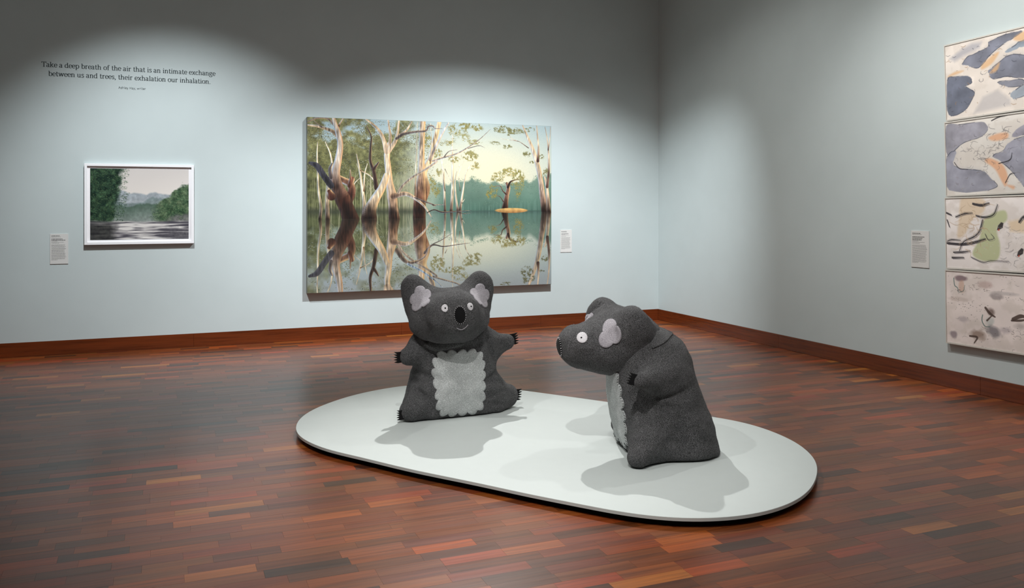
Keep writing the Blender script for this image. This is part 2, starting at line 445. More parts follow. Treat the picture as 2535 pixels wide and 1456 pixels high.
KOALA_L = dict(seed=3, bh=0.64, lean=0.10, bot=-0.02, topk=0.16,
    wz=[0, .25, .5, .8, 1.1], w=[.36, .32, .285, .285, .25],
    tz=[0, .3, .6, 1.1], t=[.25, .25, .22, .19], yc=[0, 0, 0, 0],
    limbs=[dict(a=(-.22,-.06,.47), b=(-.355,-.10,.42), ra=.10, rb=.06),
           dict(a=(.18,-.06,.42), b=(.365,-.10,.475), ra=.09, rb=.055),
           dict(a=(-.22,-.14,.12), b=(-.36,-.20,.07), ra=.13, rb=.075),
           dict(a=(.22,-.10,.12), b=(.385,-.08,.09), ra=.13, rb=.075)],
    grooves=fold([(-.326,-.178,.204),(-.283,-.23,.175),(-.249,-.269,.124),(-.229,-.271,.067)],.020,.034) + fold([(-.30,-.084,.300),(-.261,-.185,.289),(-.223,-.225,.289),(-.19,-.245,.28)],.020,.034)
        + fold([(-.305,.036,.247),(-.291,-.17,.252),(-.26,-.20,.26)],.018,.02) + fold([(.25,-.20,.275),(.208,-.222,.256),(.164,-.245,.239)],.018,.028) + fold([(.173,-.246,.222),(.232,-.228,.223),(.298,-.197,.203)],.018,.022)
        + fold([(.18,-.225,.523),(.20,-.219,.455),(.248,-.188,.38)],.020,.022) + fold([(-.305,-.147,.52),(-.27,-.186,.48),(-.197,-.223,.444),(-.128,-.245,.455),(-.029,-.253,.475),(.112,-.244,.489)],.020,.026)
        + fold([(-.41,-.213,.126),(-.368,-.241,.136),(-.335,-.268,.107)],.014,.014) + fold([(.181,-.247,.123),(.253,-.242,.141),(.32,-.20,.15)],.018,.014) + fold([(.199,-.246,.072),(.30,-.20,.06)],.016,.010),
    h_yaw=-.20, h_pitch=-0.06, h_roll=-0.04, h_loc=(-.070, -.13, .715),
    skull=(.275, .19, .14), muz_y=-.27, muz_z=.0, muz_a=.19, muz_b=.15, nose_y=-.42, jowl=(0, -.06, -.075), jowl_r=(.255, .20, .115),
    ear=(.213, .05, .13), ear_r=(.105, .085, .135), ear_tilt=.40, ear_k=.11,
    h_grooves=[((-.16,-.10,.20),(-.24,-.12,.02),.02,.010), ((.17,-.10,.20),(.25,-.12,.02),.02,.010)])
KOALA_R = dict(KOALA_L)
KOALA_R.update(seed=11, bh=.72, lean=.19, h_yaw=0.2, h_pitch=0.05, h_roll=0, h_loc=(-.02, -.285, .652),
    muz_a=.175, muz_b=.128, muz_z=-.018, nose_y=-.405, nose_k=.045, ear=(.20, -.015, .10), ear_r=(.105, .092, .12), ear_k=.11, skull=(.26, .21, .172),
    jowl=(0, -.06, -.06), jowl_r=(.22, .20, .115),
    w=[.37, .345, .32, .29, .25], t=[.28, .28, .255, .20], yc=[0, -.01, -.02, -.02],
    limbs=[dict(a=(-.22,-.06,.47), b=(-.355,-.10,.42), ra=.10, rb=.06),
           dict(a=(.23,-.07,.475), b=(.375,-.270,.475), ra=.095, rb=.048, k=.07),
           dict(a=(-.22,-.12,.12), b=(-.34,-.18,.06), ra=.13, rb=.075),
           dict(a=(.22,-.14,.12), b=(.395,-.285,.055), ra=.13, rb=.065)],
    grooves=fold([(.30,-.29,.42),(.265,-.273,.378),(.274,-.253,.318),(.291,-.226,.282),(.32,-.21,.219)],.024,.030) + fold([(.276,-.254,.397),(.291,-.202,.344),(.317,-.169,.305),(.319,-.105,.309)],.030,.034)
        + fold([(.299,-.148,.36),(.31,-.06,.37),(.31,.04,.40)],.026,.016) + fold([(.357,-.316,.116),(.435,-.321,.084)],.016,.012) + fold([(.36,-.10,.13),(.37,.04,.10),(.36,.14,.13)],.026,.012) + fold([(.31,.08,.30),(.31,.18,.25)],.024,.010),
    h_grooves=[((.13,-.06,.20),(.25,-.16,.02),.022,.012), ((-.13,-.06,.20),(-.25,-.16,.02),.022,.012), ((.10,.06,.24),(.24,.12,.16),.015,.010)])
PLACE_L = ((1.90, 5.80, .05), 0.0)
PLACE_R = ((2.81, 4.44, .05), math.radians(-105.1))
# ---------------------------------------------------------------- felt koalas
def bvh_of(V, Fq): return BVHTree.FromPolygons([tuple(v) for v in V], [tuple(f) for f in Fq])
def frame_for(n, up=(0, 0, 1)):
    n = Vector(n).normalized(); x = Vector(up).cross(n)
    if x.length < 1e-4: x = Vector((1, 0, 0))
    x.normalize(); return x, n.cross(x), n
def drape(bvh, p, n):
    """drop a point onto the soft surface along -n"""
    h = bvh.ray_cast(p + n * 0.25, -n, 0.6)
    if h[0] is None:
        h = bvh.find_nearest(p)
    return h[0], h[1]
def patch(name, bvh, centre, n, outline, mat, parent, off=0.005, rings=10, up=(0, 0, 1), stitch=None, gap=0.02, slen=(0.90, 1.03), sw=0.0022):
    """felt cut-out sewn onto a soft surface; outline = list of (x, z) around the centre, seen along -n"""
    X, Z, N = frame_for(n, up); c = Vector(centre); m_ = len(outline)
    V, Fq = [], []
    hit0, _ = drape(bvh, c, N); 
    def at(x, z, o):
        h, nn = drape(bvh, c + X * x + Z * z, N)
        if nn.dot(N) < 0: nn = -nn
        return h + (nn * 0.6 + N * 0.4) * o
    V.append(at(0, 0, off))
    for k in range(1, rings + 1):
        s = k / rings
        for (x, z) in outline: V.append(at(x * s, z * s, off if k < rings else off * 0.9))
    for (x, z) in outline: V.append(at(x * 1.005, z * 1.005, -0.004))
    for i in range(m_): Fq.append((0, 1 + i, 1 + (i + 1) % m_))
    for k in range(rings):
        a, b = 1 + k * m_, 1 + (k + 1) * m_
        for i in range(m_): j = (i + 1) % m_; Fq.append((a + i, b + i, b + j, a + j))
    o = link(name, mesh_np(name, V, Fq, mat, True), parent)
    if stitch:
        S = Collect(); acc = 0.0
        for i in range(m_):
            p, q = Vector((*outline[i], 0)), Vector((*outline[(i + 1) % m_], 0)); L = (q - p).length
            while acc < L:
                w = p.lerp(q, acc / L); d = w.length
                a, b = w * (1 - (1 - slen[0]) * min(1, .14 / max(d, .03))), w * (1 + (slen[1] - 1) * min(1.5, .14 / max(d, .03)))
                S.bar(at(a.x, a.y, off + .0012), at(b.x, b.y, off * .3 + .0025), sw, N)
                acc += gap
            acc -= L
        tag(S.build('stitching', stitch, o), kind='stuff')
    return o
def lobes(rx, rz, n, amp, seed=0, irr=0.0, m=90, power=2.0, ph=0.0):
    """scalloped outline: a superellipse edged with n rounded scallops"""
    r_ = np.random.RandomState(seed); a = np.linspace(0, 2 * math.pi, m, endpoint=False)
    ir = 1 + irr * (np.sin(2 * a + r_.rand() * 6) + .7 * np.sin(3 * a + r_.rand() * 6))
    base = (np.abs(np.cos(a) / rx) ** power + np.abs(np.sin(a) / rz) ** power) ** (-1 / power)
    P = np.stack([np.cos(a) * base, np.sin(a) * base], 1)
    L = np.r_[0, np.cumsum(np.linalg.norm(np.diff(np.vstack([P, P[:1]]), axis=0), axis=1))]; s = L[:-1] / L[-1]
    k = 1 - amp + amp * np.abs(np.sin(math.pi * n * s + ph)) ** .7 * 1.6
    return [tuple(p) for p in P * (k * ir)[:, None]]
def claw(name, bvh, tip, out, up, parent, size=1.0):
    """black felt comb of five pointed claws"""
    o_, u_ = Vector(out).normalized(), Vector(up).normalized(); u_ = (u_ - o_ * u_.dot(o_)).normalized(); t_ = o_.cross(u_)
    w, d, n = .062 * size, .034 * size, 5
    pts = [(-.03 * size, -w / 2)]
    for i in range(n):
        z0 = -w / 2 + w * i / n; z1 = z0 + w / n; zz = (z0 + z1) / 2; sp = 1.25
        pts += [(.010 * size, z0 * 1.05), (d * (1.0 if i not in (0, 4) else .92), zz * sp + .004 * size)]
    pts += [(.010 * size, w / 2 * 1.05), (-.03 * size, w / 2)]
    V = []
    for s in (-1, 1):
        for (a, b) in pts: V.append(Vector(tip) + o_ * a + u_ * b + t_ * s * .006)
    k = len(pts); Fq = [tuple(range(k - 1, -1, -1)), tuple(range(k, 2 * k))] + [(i, (i + 1) % k, k + (i + 1) % k, k + i) for i in range(k)]
    m = mesh_np(name, V, Fq, M['felt_black']); bm = bmesh.new(); bm.from_mesh(m)
    bmesh.ops.triangulate(bm, faces=[f for f in bm.faces if len(f.verts) > 4]); bmesh.ops.recalc_face_normals(bm, faces=bm.faces); bm.to_mesh(m); bm.free()
    return link(name, m, parent)
def fibres(V, Fq, n, seed, parent, ln=(.006, .014), lift=.45, floor_z=None):
    """loose wool fibres standing off the felt"""
    r_ = np.random.RandomState(seed); Q = V[Fq]
    A = np.linalg.norm(np.cross(Q[:, 1] - Q[:, 0], Q[:, 3] - Q[:, 0]), axis=1); idx = r_.choice(len(Fq), n, p=A / A.sum())
    s, t = r_.rand(n, 1), r_.rand(n, 1); q = Q[idx]
    P = q[:, 0] * (1-s)*(1-t) + q[:, 1] * s*(1-t) + q[:, 2] * s*t + q[:, 3] * (1-s)*t
    N = np.cross(q[:, 2] - q[:, 0], q[:, 3] - q[:, 1]); N /= np.linalg.norm(N, axis=1)[:, None] + 1e-9
    D = r_.randn(n, 3); D -= (D * N).sum(1, keepdims=True) * N; D /= np.linalg.norm(D, axis=1)[:, None]
    S = np.cross(D, N); L = ln[0] + (ln[1] - ln[0]) * r_.rand(n, 1) ** 2; w = .0006
    k = lift * (.2 + r_.rand(n, 1))
    a = P - S * w + N * .0006; b = P + S * w + N * .0006; c = P + D * L + N * L * k
    VV = np.stack([a, b, c], 1)
    if floor_z is not None: VV = VV[(VV[:, :, 2] > floor_z).all(1)]
    n = len(VV); VV = VV.reshape(-1, 3)
    return tag(link('loose_fibres', mesh_np('loose_fibres', VV, np.arange(3 * n).reshape(-1, 3), M['fibre']), parent), kind='stuff')
def koala(K, place, label, feat, res=0.0105):
    root = tag(empty('felt_koala', place[0], place[1]), label, 'koala sculpture', 'felt koalas on the plinth')
    Vb, Fb = surface_net(body_field(K), (-.65, -.62, -.03), (.65, .5, .85), res)
    Vb[:, 2] = np.maximum(Vb[:, 2], 0.0006)
    body = link('body', mesh_np('body', Vb, Fb, M['felt'], True), root)
    Vh, Fh = surface_net(head_field(K), (-.5, -.6, -.4), (.5, .4, .45), res)
    R, l = head_matrix(K)
    head = link('head', mesh_np('head', Vh, Fh, M['felt'], True), root)
    head.matrix_local = Matrix([[*R[i], l[i]] for i in range(3)] + [[0, 0, 0, 1]])
    fibres(Vb, Fb, 36000, K['seed'], body, floor_z=.001); fibres(Vh, Fh, 26000, K['seed'] + 1, head)
    bb, hb = bvh_of(Vb, Fb), bvh_of(Vh, Fh)
    feat(root, body, head, bb, hb)
    return root
def koala_features_front(root, body, head, bb, hb):
    patch('belly_patch', bb, (-.03, -.30, .245), (0, -1, .05), lobes(.178, .218, 19, .075, 2, .012, 190, 5.0), M['felt_light'], body, .007, 16, stitch=M['thread_grey'], gap=.016, slen=(.96, 1.015), sw=.0016)
    patch('nose', hb, (.030, -.45, -.002), (.05, -1, 0), lobes(.037, .055, 1, 0, 0, .01, 40), M['felt_black'], head, .006, 6, stitch=M['thread'], gap=.0125, slen=(.965, 1.05), sw=.0024)
    for x, z, s in ((-.085, .056, 1), (.122, .058, 2)):
        e = patch('eye', hb, (x, -.45, z), (.30 * (1 if x > 0 else -1) + .02, -1, .15), lobes(.021, .026, 1, 0, s, .04, 36), M['felt_white'], head, .006, 5, stitch=M['thread_dark'], gap=.011, slen=(.955, 1.03), sw=.0018)
        patch('pupil', hb, (x + .004, -.45, z), (.30 * (1 if x > 0 else -1) + .02, -1, .15), lobes(.0048, .0048, 1, 0, s, 0, 12), M['felt_black'], e, .0095, 2)
    for x, z, ph, s in ((-.222, .155, .4, 4), (.236, .150, 1.2, 7)):
        patch('ear_patch', hb, (x, -.3, z), (.12 * (1 if x > 0 else -1), -1, .25), lobes(.070, .082, 5, .18, s, .06, 100, 2.2, ph), M['felt_lilac'], head, .007, 9, stitch=M['thread_grey'], gap=.0125, slen=(.95, 1.02), sw=.0016)
    S = Collect(); N = Vector((0, -1, -.3)).normalized(); pv = None
    for i in range(15):
        t = i / 14; x = .004 + .075 * t; z = -.078 - .024 * math.sin(math.pi * (t * .9 + .08)) + .012 * t
        h, nn = drape(hb, Vector((x, -.45, z)), Vector((0, -1, 0))); h = h + N * .003
        if pv is not None: S.bar(pv, h, .0045, N)
        pv = h
    S.build('mouth', M['felt_lilac'], head)
    fl = [(.125 * math.cos(a), (.034 if math.sin(a) < 0 else .016) * math.sin(a) * (1 - .4 * math.cos(a))) for a in np.linspace(0, 2 * math.pi, 48, endpoint=False)]
    patch('neck_flap', bb, (-.155, -.30, .503), (-.2, -1, -.1), fl, M['felt'], body, .022, 6)
    claw('claw', bb, (-.415, -.105, .415), (-1, -.1, -.05), (0, 0, 1), root, 1.15)
    claw('claw', bb, (.420, -.105, .490), (1, -.1, .12), (0, 0, 1), root, 1.2)
    claw('claw', bb, (-.432, -.225, .052), (-1, -.3, -.05), (0, 0, 1), root)
    claw('claw', bb, (.455, -.08, .085), (1, -.05, -.1), (.15, 0, 1), root, 1.2)
def koala_features_side(root, body, head, bb, hb):
    patch('belly_patch', bb, (0, -.40, .27), (0, -1, .03), lobes(.175, .235, 19, .085, 5, .012, 190, 5.0), M['felt_light'], body, .008, 16, stitch=M['thread_dark'], gap=.016, slen=(.96, 1.03), sw=.0017)
    patch('nose', hb, (-.01, -.45, -.015), (0, -1, 0), lobes(.040, .052, 1, 0, 0, .01, 40), M['felt_black'], head, .006, 6, stitch=M['thread'], gap=.0125, slen=(.965, 1.05), sw=.0024)
    for sx in (1, -1):
        e = patch('eye', hb, (sx * .135, -.305, .055), (sx * .8, -.5, .4), lobes(.031, .034, 1, 0, 3, .02, 36), M['felt_white'], head, .006, 5, stitch=M['thread_dark'], gap=.011, slen=(.955, 1.03), sw=.0018)
        patch('pupil', hb, (sx * .137, -.31, .054), (sx * .8, -.5, .4), lobes(.0045, .0045, 1, 0, 1, 0, 12), M['felt_black'], e, .0095, 2)
        patch('ear_patch', hb, (sx * .215, -.165, .072), (sx * .84, -.50, .2), lobes(.060, .076, 3, .20, 9, .07, 100, 2.2, 1.9), M['felt_lilac'], head, .008, 9, stitch=M['thread_grey'], gap=.0125, slen=(.95, 1.02), sw=.0016)
    claw('claw', bb, (.392, -.318, .488), (.25, -1, .25), (.1, .25, 1), root)
    S = Collect(); pv = None
    pts = catmull([(.262,-.17,.635),(.254,-.13,.647),(.245,-.104,.657),(.217,-.072,.67),(.169,-.038,.683),(.12,-.012,.69),(.0,.0,.70),(-.15,-.01,.69)], 5)
    for p in pts:
        h = bb.find_nearest(Vector(p)); q = h[0] + h[1] * .002
        if pv is not None: S.bar(pv, q, .009, h[1], .007)
        pv = q
    S.build('back_seam', M['felt'], body, True)
koala(KOALA_L, PLACE_L, 'grey felt koala seated upright with spread arms, scalloped pale belly patch and stitched smile', koala_features_front)
koala(KOALA_R, PLACE_R, 'grey felt koala seen in profile with lowered head and rounded back, leaning forward', koala_features_side)
# ---------------------------------------------------------------- painting by numbers: a small brush engine for the flat pictures
class Canvas:
    def __init__(s, w, h, seed=1):
        s.w, s.h = w, h; s.a = np.zeros((h, w, 3)); s.r = np.random.RandomState(seed)
        s.yy, s.xx = np.mgrid[0:h, 0:w].astype(float)
        s.n1 = s.fbm(6); s.n2 = s.fbm(14); s.n3 = s.r.rand(h, w); s.n4 = s.fbm(int(w / 5), 2); s.nv = s.grain(1.6, 13) * .6 + s.grain(3.2, 26) * .4
    def fbm(s, cells, octs=4):
        o = np.zeros((s.h, s.w)); amp = 1; tot = 0
        for k in range(octs):
            c = cells * 2 ** k; cy = max(2, int(c * s.h / s.w) + 2); g = s.r.rand(cy + 1, c + 2)
            y = np.linspace(0, cy - 1e-3, s.h); x = np.linspace(0, c - 1e-3, s.w)
            iy, ix = y.astype(int), x.astype(int); fy, fx = (y - iy)[:, None], (x - ix)[None]
            fy, fx = fy * fy * (3 - 2 * fy), fx * fx * (3 - 2 * fx)
            o += amp * ((g[iy][:, ix] * (1-fx) + g[iy][:, ix+1] * fx) * (1-fy) + (g[iy+1][:, ix] * (1-fx) + g[iy+1][:, ix+1] * fx) * fy)
            tot += amp; amp *= .55
        return o / tot
    def grain(s, px, py):
        """noise drawn out vertically, for bark"""
        cx, cy = int(s.w / px) + 2, int(s.h / py) + 2; g = s.r.rand(cy + 1, cx + 1)
        y = np.linspace(0, cy - 1e-3, s.h); x = np.linspace(0, cx - 1e-3, s.w); iy, ix = y.astype(int), x.astype(int); fy, fx = (y - iy)[:, None], (x - ix)[None]
        return (g[iy][:, ix] * (1-fx) + g[iy][:, ix+1] * fx) * (1-fy) + (g[iy+1][:, ix] * (1-fx) + g[iy+1][:, ix+1] * fx) * fy
    def blend(s, mask, col, sl=(slice(None), slice(None))):
        m = np.clip(mask, 0, 1)[..., None]; s.a[sl] = s.a[sl] * (1 - m) + np.asarray(col, float) * m
    def poly(s, P, col, soft=1.2, alpha=1.0, tex=0.0):
        """filled polygon with a softened, slightly ragged edge"""
        P = np.array(P, float); x0, y0 = np.floor(P.min(0) - 4).astype(int); x1, y1 = np.ceil(P.max(0) + 4).astype(int)
        x0, y0, x1, y1 = max(x0, 0), max(y0, 0), min(x1, s.w), min(y1, s.h)
        if x1 <= x0 or y1 <= y0: return
        sl = (slice(y0, y1), slice(x0, x1)); X, Y = s.xx[sl], s.yy[sl]
        ins = np.zeros(X.shape, bool); dist = np.full(X.shape, 1e9)
        for (ax, ay), (bx, by) in zip(P, np.roll(P, -1, 0)):
            c = (ay > Y) != (by > Y); ins ^= c & (X < (bx - ax) * (Y - ay) / ((by - ay) if by != ay else 1e-9) + ax)
            dx, dy = bx - ax, by - ay; t = np.clip(((X-ax)*dx + (Y-ay)*dy) / (dx*dx + dy*dy + 1e-9), 0, 1)
            dist = np.minimum(dist, np.hypot(X - ax - t*dx, Y - ay - t*dy))
        sd = np.where(ins, dist, -dist)
        c = np.asarray(col, float) * (1 + tex * (s.n2[sl] - .5)[..., None] * 2)
        s.blend(alpha * np.clip(sd / soft + .5, 0, 1), c, sl)
    def stroke(s, P, W, shade, alpha=1.0, smooth=True, above=None, below=None):
        """tapered stroke; shade(l, t, x, y) -> rgb with l in -1..1 across and t in 0..1 along"""
        P = np.array(P, float); W = np.interp(np.linspace(0, 1, len(P)), np.linspace(0, 1, len(W)), W) if len(W) != len(P) else np.array(W, float)
        if smooth and len(P) > 2:
            Q = [P[0]]; q = [W[0]]
            E = np.vstack([2*P[0]-P[1], P, 2*P[-1]-P[-2]])
            for i in range(1, len(E) - 2):
                for t in np.linspace(0, 1, 7)[1:]:
                    a, b, c, d = E[i-1], E[i], E[i+1], E[i+2]
                    Q.append(.5*((2*b)+(-a+c)*t+(2*a-5*b+4*c-d)*t*t+(-a+3*b-3*c+d)*t**3)); q.append(W[i-1]*(1-t)+W[i]*t)
            P, W = np.array(Q), np.array(q)
        m = W.max() / 2 + 2
        x0, y0 = np.floor(P.min(0) - m).astype(int); x1, y1 = np.ceil(P.max(0) + m).astype(int)
        x0, y0, x1, y1 = max(x0, 0), max(y0, 0), min(x1, s.w), min(y1, s.h)
        if x1 <= x0 or y1 <= y0: return
        sl = (slice(y0, y1), slice(x0, x1)); X, Y = s.xx[sl], s.yy[sl]
        best = np.full(X.shape, 1e9); lat = np.zeros(X.shape); al = np.zeros(X.shape); wd = np.ones(X.shape)
        n = len(P) - 1
        for i in range(n):
            (ax, ay), (bx, by) = P[i], P[i+1]; dx, dy = bx-ax, by-ay; L = math.hypot(dx, dy) + 1e-9
            t = np.clip(((X-ax)*dx + (Y-ay)*dy) / (L*L), 0, 1); d = np.hypot(X-ax-t*dx, Y-ay-t*dy)
            w = (W[i] + (W[i+1]-W[i])*t) / 2; u = d - w; k = u < best
            best[k] = u[k]; side = ((X-ax)*dy - (Y-ay)*dx) / L
            sx = np.sign(dy) if abs(dy) > abs(dx) * .35 else 1.0
            lat[k] = (side * (sx if abs(dy) > abs(dx) * .35 else 1.0) / np.maximum(w, .5))[k]; al[k] = ((i + t) / n)[k]; wd[k] = w[k]
        cov = np.clip(.5 - best, 0, 1) * alpha
        if above is not None: cov = cov * np.clip(above - Y + .5, 0, 1)
        if below is not None: cov = cov * np.clip(Y - below + .5, 0, 1)
        s.blend(cov, shade(np.clip(lat, -1, 1), al, X, Y), sl)
    def dabs(s, cx, cy, rx, ry, n, cols, size=(1.0, 2.4), alpha=.85, flat=.6):
        """a cloud of small leaf dabs"""
        cols = np.array(cols, float)
        for _ in range(n):
            a = s.r.rand() * 6.283; q = math.sqrt(s.r.rand()); x, y = cx + math.cos(a)*q*rx, cy + math.sin(a)*q*ry
            z = size[0] + (size[1]-size[0]) * s.r.rand(); k = int(z + 2)
            xi, yi = int(x), int(y)
            x0, x1, y0, y1 = max(xi-k, 0), min(xi+k+1, s.w), max(yi-k, 0), min(yi+k+1, s.h)
            if x1 <= x0 or y1 <= y0: continue
            sl = (slice(y0, y1), slice(x0, x1)); d = np.hypot(s.xx[sl]-x, (s.yy[sl]-y)/flat)
            s.blend(np.clip(z - d + .5, 0, 1) * alpha, cols[s.r.randint(len(cols))], sl)
    def dab_cloud(s, clumps, cols, **kw):
        m = np.mean(np.array(cols, float), 0)
        for (x, y, rx, ry, n) in clumps:
            d = np.hypot((s.xx - x) / rx, (s.yy - y) / ry) + (s.n2 - .5) * 2.2
            s.blend(np.clip((1.15 - d) * 2, 0, 1) * np.clip((s.n4 - .45) * 7, 0, 1) * .8, m * (.62 + .7 * s.n3)[..., None])
            for _ in range(max(2, n // 14)):                    # leaves hang in small tufts
                a = s.r.rand() * 6.283; q = math.sqrt(s.r.rand())
                s.dabs(x + math.cos(a)*q*rx, y + math.sin(a)*q*ry, rx * .26, ry * .34, 26, cols, **kw)
def picture(name, cv, w, h, mat, parent, loc, axes, gain=1.0):
    """flat picture surface: a fine grid whose colours are the painted pixels"""
    H_, W_ = cv.h, cv.w
    gx, gz = np.meshgrid(np.linspace(0, w, W_ + 1), np.linspace(0, -h, H_ + 1)); ex, ez = v3(*axes[0]), v3(*axes[1])
    V = gx.ravel()[:, None] * ex + gz.ravel()[:, None] * ez
    i = np.arange(H_ * (W_ + 1)).reshape(H_, W_ + 1)[:, :-1].ravel()
    Fq = np.stack([i + W_ + 1, i + W_ + 2, i + 1, i], 1)
    m = mesh_np(name, V, Fq, mat)
    colour_attr(m, np.clip(lin(np.clip(cv.a, 0, 255)).reshape(-1, 3) * gain, 0, 1), 'paint')
    o = link(name, m, parent); o.location = loc
    return o
def mixc(a, b, t): t = np.asarray(t)[..., None]; return np.asarray(a, float) * (1 - t) + np.asarray(b, float) * t

# ---------------------------------------------------------------- the flooded-forest painting on the back wall
PX0, PX1, PZ0, PZ1 = 1.4705, 4.430, 0.5245, 2.4710
CW, CH = 720, 474
cv = Canvas(CW, CH, 4)
def wall_uv(u, v, plane):
    dx = (u - IMG_W / 2) / F_PX; X = dx * math.cos(YAW) + math.sin(YAW); Y = -dx * math.sin(YAW) + math.cos(YAW)
    t = plane / Y; return X * t, EYE - (v - HORIZON) / F_PX * t
def cpt(u, v):
    x, z = wall_uv(u, v, ROOM_Y - .06); return ((x - PX0) / (PX1 - PX0) * CW, (PZ1 - z) / (PZ1 - PZ0) * CH)
def A(x, y): return cpt(740 + x / 2.971, 270 + y / 2.971)      # left half of the study sheet
def B(x, y): return cpt(1050 + x / 2.971, 270 + y / 2.971)     # right half
SC = A(100, 0)[0] - A(0, 0)[0]; SC /= 100                      # study units -> canvas pixels
hz = B(640, 748)[1]                                            # far waterline
WL = A(0, 812)[1]                                              # near waterline
def paint_forest():
    X, Y = cv.xx / CW, cv.yy / CH; h = hz / CH
    # sky and its glow
    t = np.clip(Y / h, 0, 1); gl = np.exp(-(((X - .70) / .34) ** 2 + ((Y - .33) / .30) ** 2))
    sky = mixc((168, 192, 202), (206, 212, 198), t); sky = mixc(sky, (236, 228, 196), np.clip(gl * 1.05, 0, 1))
    wt = np.clip((Y - h) / (1 - h), 0, 1); gl2 = np.exp(-(((X - .66) / .32) ** 2 + ((Y - .72) / .20) ** 2))
    wat = mixc((150, 166, 158), (150, 162, 168), wt); wat = mixc(wat, (212, 212, 188), np.clip(gl2, 0, 1)); wat = mixc(wat, (150, 150, 146), np.clip((wt - .75) * 2.2, 0, 1) * .7)
    cv.a[:] = np.where((Y < h)[..., None], sky, wat)
    # far bank, teal haze on the right, olive forest on the left, each doubled in the water
    edge = h - (.155 + .05 * cv.n1[0][None, :] + .05 * (cv.fbm(40, 2)[3][None, :] - .5) + .035 * np.clip((X - .8) * 5, 0, 1)) 
    for mir in (0, 1):
        Ym = 2 * h - Y if mir else Y
        inb = np.clip((Ym - edge) * 60, 0, 1) * (((Y < h) if not mir else (Y >= h))) * np.clip((X - .42) * 9, 0, 1)
        if mir: inb = inb * np.clip((edge + .05 - Ym) * -30 + 1, 0, 1)
        c = mixc((128, 156, 138), (74, 112, 98), np.clip((Ym - edge) / (h - edge + 1e-6), 0, 1)) * (.92 + .25 * (cv.n2 - .5))[..., None]
        cv.blend(inb * (.93 if not mir else .85), c * (1 if not mir else .93))
    fl = np.clip((.47 - X + .12 * (cv.n1 - .5)) * 7, 0, 1)
    dens = np.clip((cv.fbm(26, 4) - .36 + .5 * np.clip((Y - .10) / .2, 0, 1)) * 5, 0, 1)
    up = (Y < h)
    c = mixc((128, 126, 84), (78, 82, 50), np.clip((Y - .1) / (h - .15), 0, 1)) * (.55 + .9 * cv.fbm(70, 3))[..., None]
    cv.blend(up * fl * dens, c)
    cv.blend((~up) * fl * np.clip(1.45 - (Y - h) * 2.9 + (cv.n2 - .5) * 3.0, 0, 1), mixc((66, 72, 46), (112, 114, 84), np.clip((Y - h) * 2.4, 0, 1)) * (.7 + .6 * cv.fbm(60, 3))[..., None])
    for _ in range(240):                                        # pale saplings deep in the forest
        x = cv.r.rand() ** .9 * .46 * CW; y1 = hz - cv.r.rand() * 6; L = (30 + 90 * cv.r.rand())
        cv.stroke([(x, y1), (x + cv.r.randn() * 3, y1 - L)], [1.3, .7], lambda l, t, X_, Y_: np.array((168, 166, 128.)) , .35 + .25 * cv.r.rand())
        cv.stroke([(x, hz + 1), (x + cv.r.randn() * 3, hz + L * .9)], [1.2, .6], lambda l, t, X_, Y_: np.array((150, 150, 116.)), .28)
    for _ in range(26):                                         # forked pale trees in the middle distance
        x = (.03 + .42 * cv.r.rand()) * CW; L = 70 + 70 * cv.r.rand(); sw = cv.r.randn() * 8
        sh = lambda l, t, X_, Y_: mixc((150, 146, 116), (206, 198, 166), np.clip(l * .5 + .5, 0, 1))
        for mir in (1, -1):
            P = [(x, hz), (x + sw * .3, hz - mir * L * .4), (x + sw, hz - mir * L)]; cv.stroke(P, [2.4, 1.8, .8], sh, .8 if mir > 0 else .5)
            for k in range(3):
                f = .45 + .16 * k; bx, by = x + sw * f, hz - mir * L * f; dx = (-1) ** k * (8 + 10 * cv.r.rand())
                cv.stroke([(bx, by), (bx + dx * .6, by - mir * 10), (bx + dx, by - mir * (20 + 14 * cv.r.rand()))], [1.3, 1.0, .5], sh, .7 if mir > 0 else .4)
    cv.blend(np.exp(-((Y - h) / .022) ** 2) * np.clip((.5 - X) * 8, 0, 1) * .75, (58, 62, 50))
    cv.blend(np.exp(-((Y - h - .005) / .010) ** 2) * np.clip((X - .44) * 8, 0, 1) * .55, (64, 84, 78))
    for _ in range(60):
        x = (.45 + .55 * cv.r.rand()) * CW; L = 8 + 26 * cv.r.rand()
        cv.stroke([(x, hz - 2), (x, hz - 2 - L)], [1.1, .6], lambda l, t, X_, Y_: np.array((150, 182, 166.)), .4)
        cv.stroke([(x, hz + 2), (x, hz + 2 + L)], [1.1, .6], lambda l, t, X_, Y_: np.array((130, 165, 158.)), .35)
    for _ in range(160):
        x = (.44 + .56 * cv.r.rand()); yb = edge[0, min(int(x * CW), CW - 1)]
        for sgn in (1, -1):
            y = yb + (h - yb) * cv.r.rand() ** 2 * .8; y = y if sgn > 0 else 2 * h - y
            cv.dabs(x * CW, y * CH, 9, 5, 12, [(104, 134, 116), (84, 116, 98), (128, 152, 128), (72, 104, 90)], (.6, 1.4), .55)
    # leaf masses of the left canopy
    leaf = [(72, 74, 44), (96, 94, 54), (122, 114, 66), (58, 64, 46), (140, 128, 78)]
    for _ in range(230):
        x = cv.r.rand() * .47 * CW; y = (.02 + .30 * cv.r.rand() ** 1.2) * CH
        if y < .09 * CH and x < .16 * CW and cv.r.rand() < .8: continue
        cv.dabs(x, y, 14 + 10 * cv.r.rand(), 6 + 6 * cv.r.rand(), 34, leaf, (.5, 1.25), .8)
        if cv.r.rand() < .45: cv.dabs(x + cv.r.randn() * 8, y + cv.r.randn() * 5, 12, 6, 9, [(196, 200, 180), (174, 184, 170)], (.5, 1.1), .7)
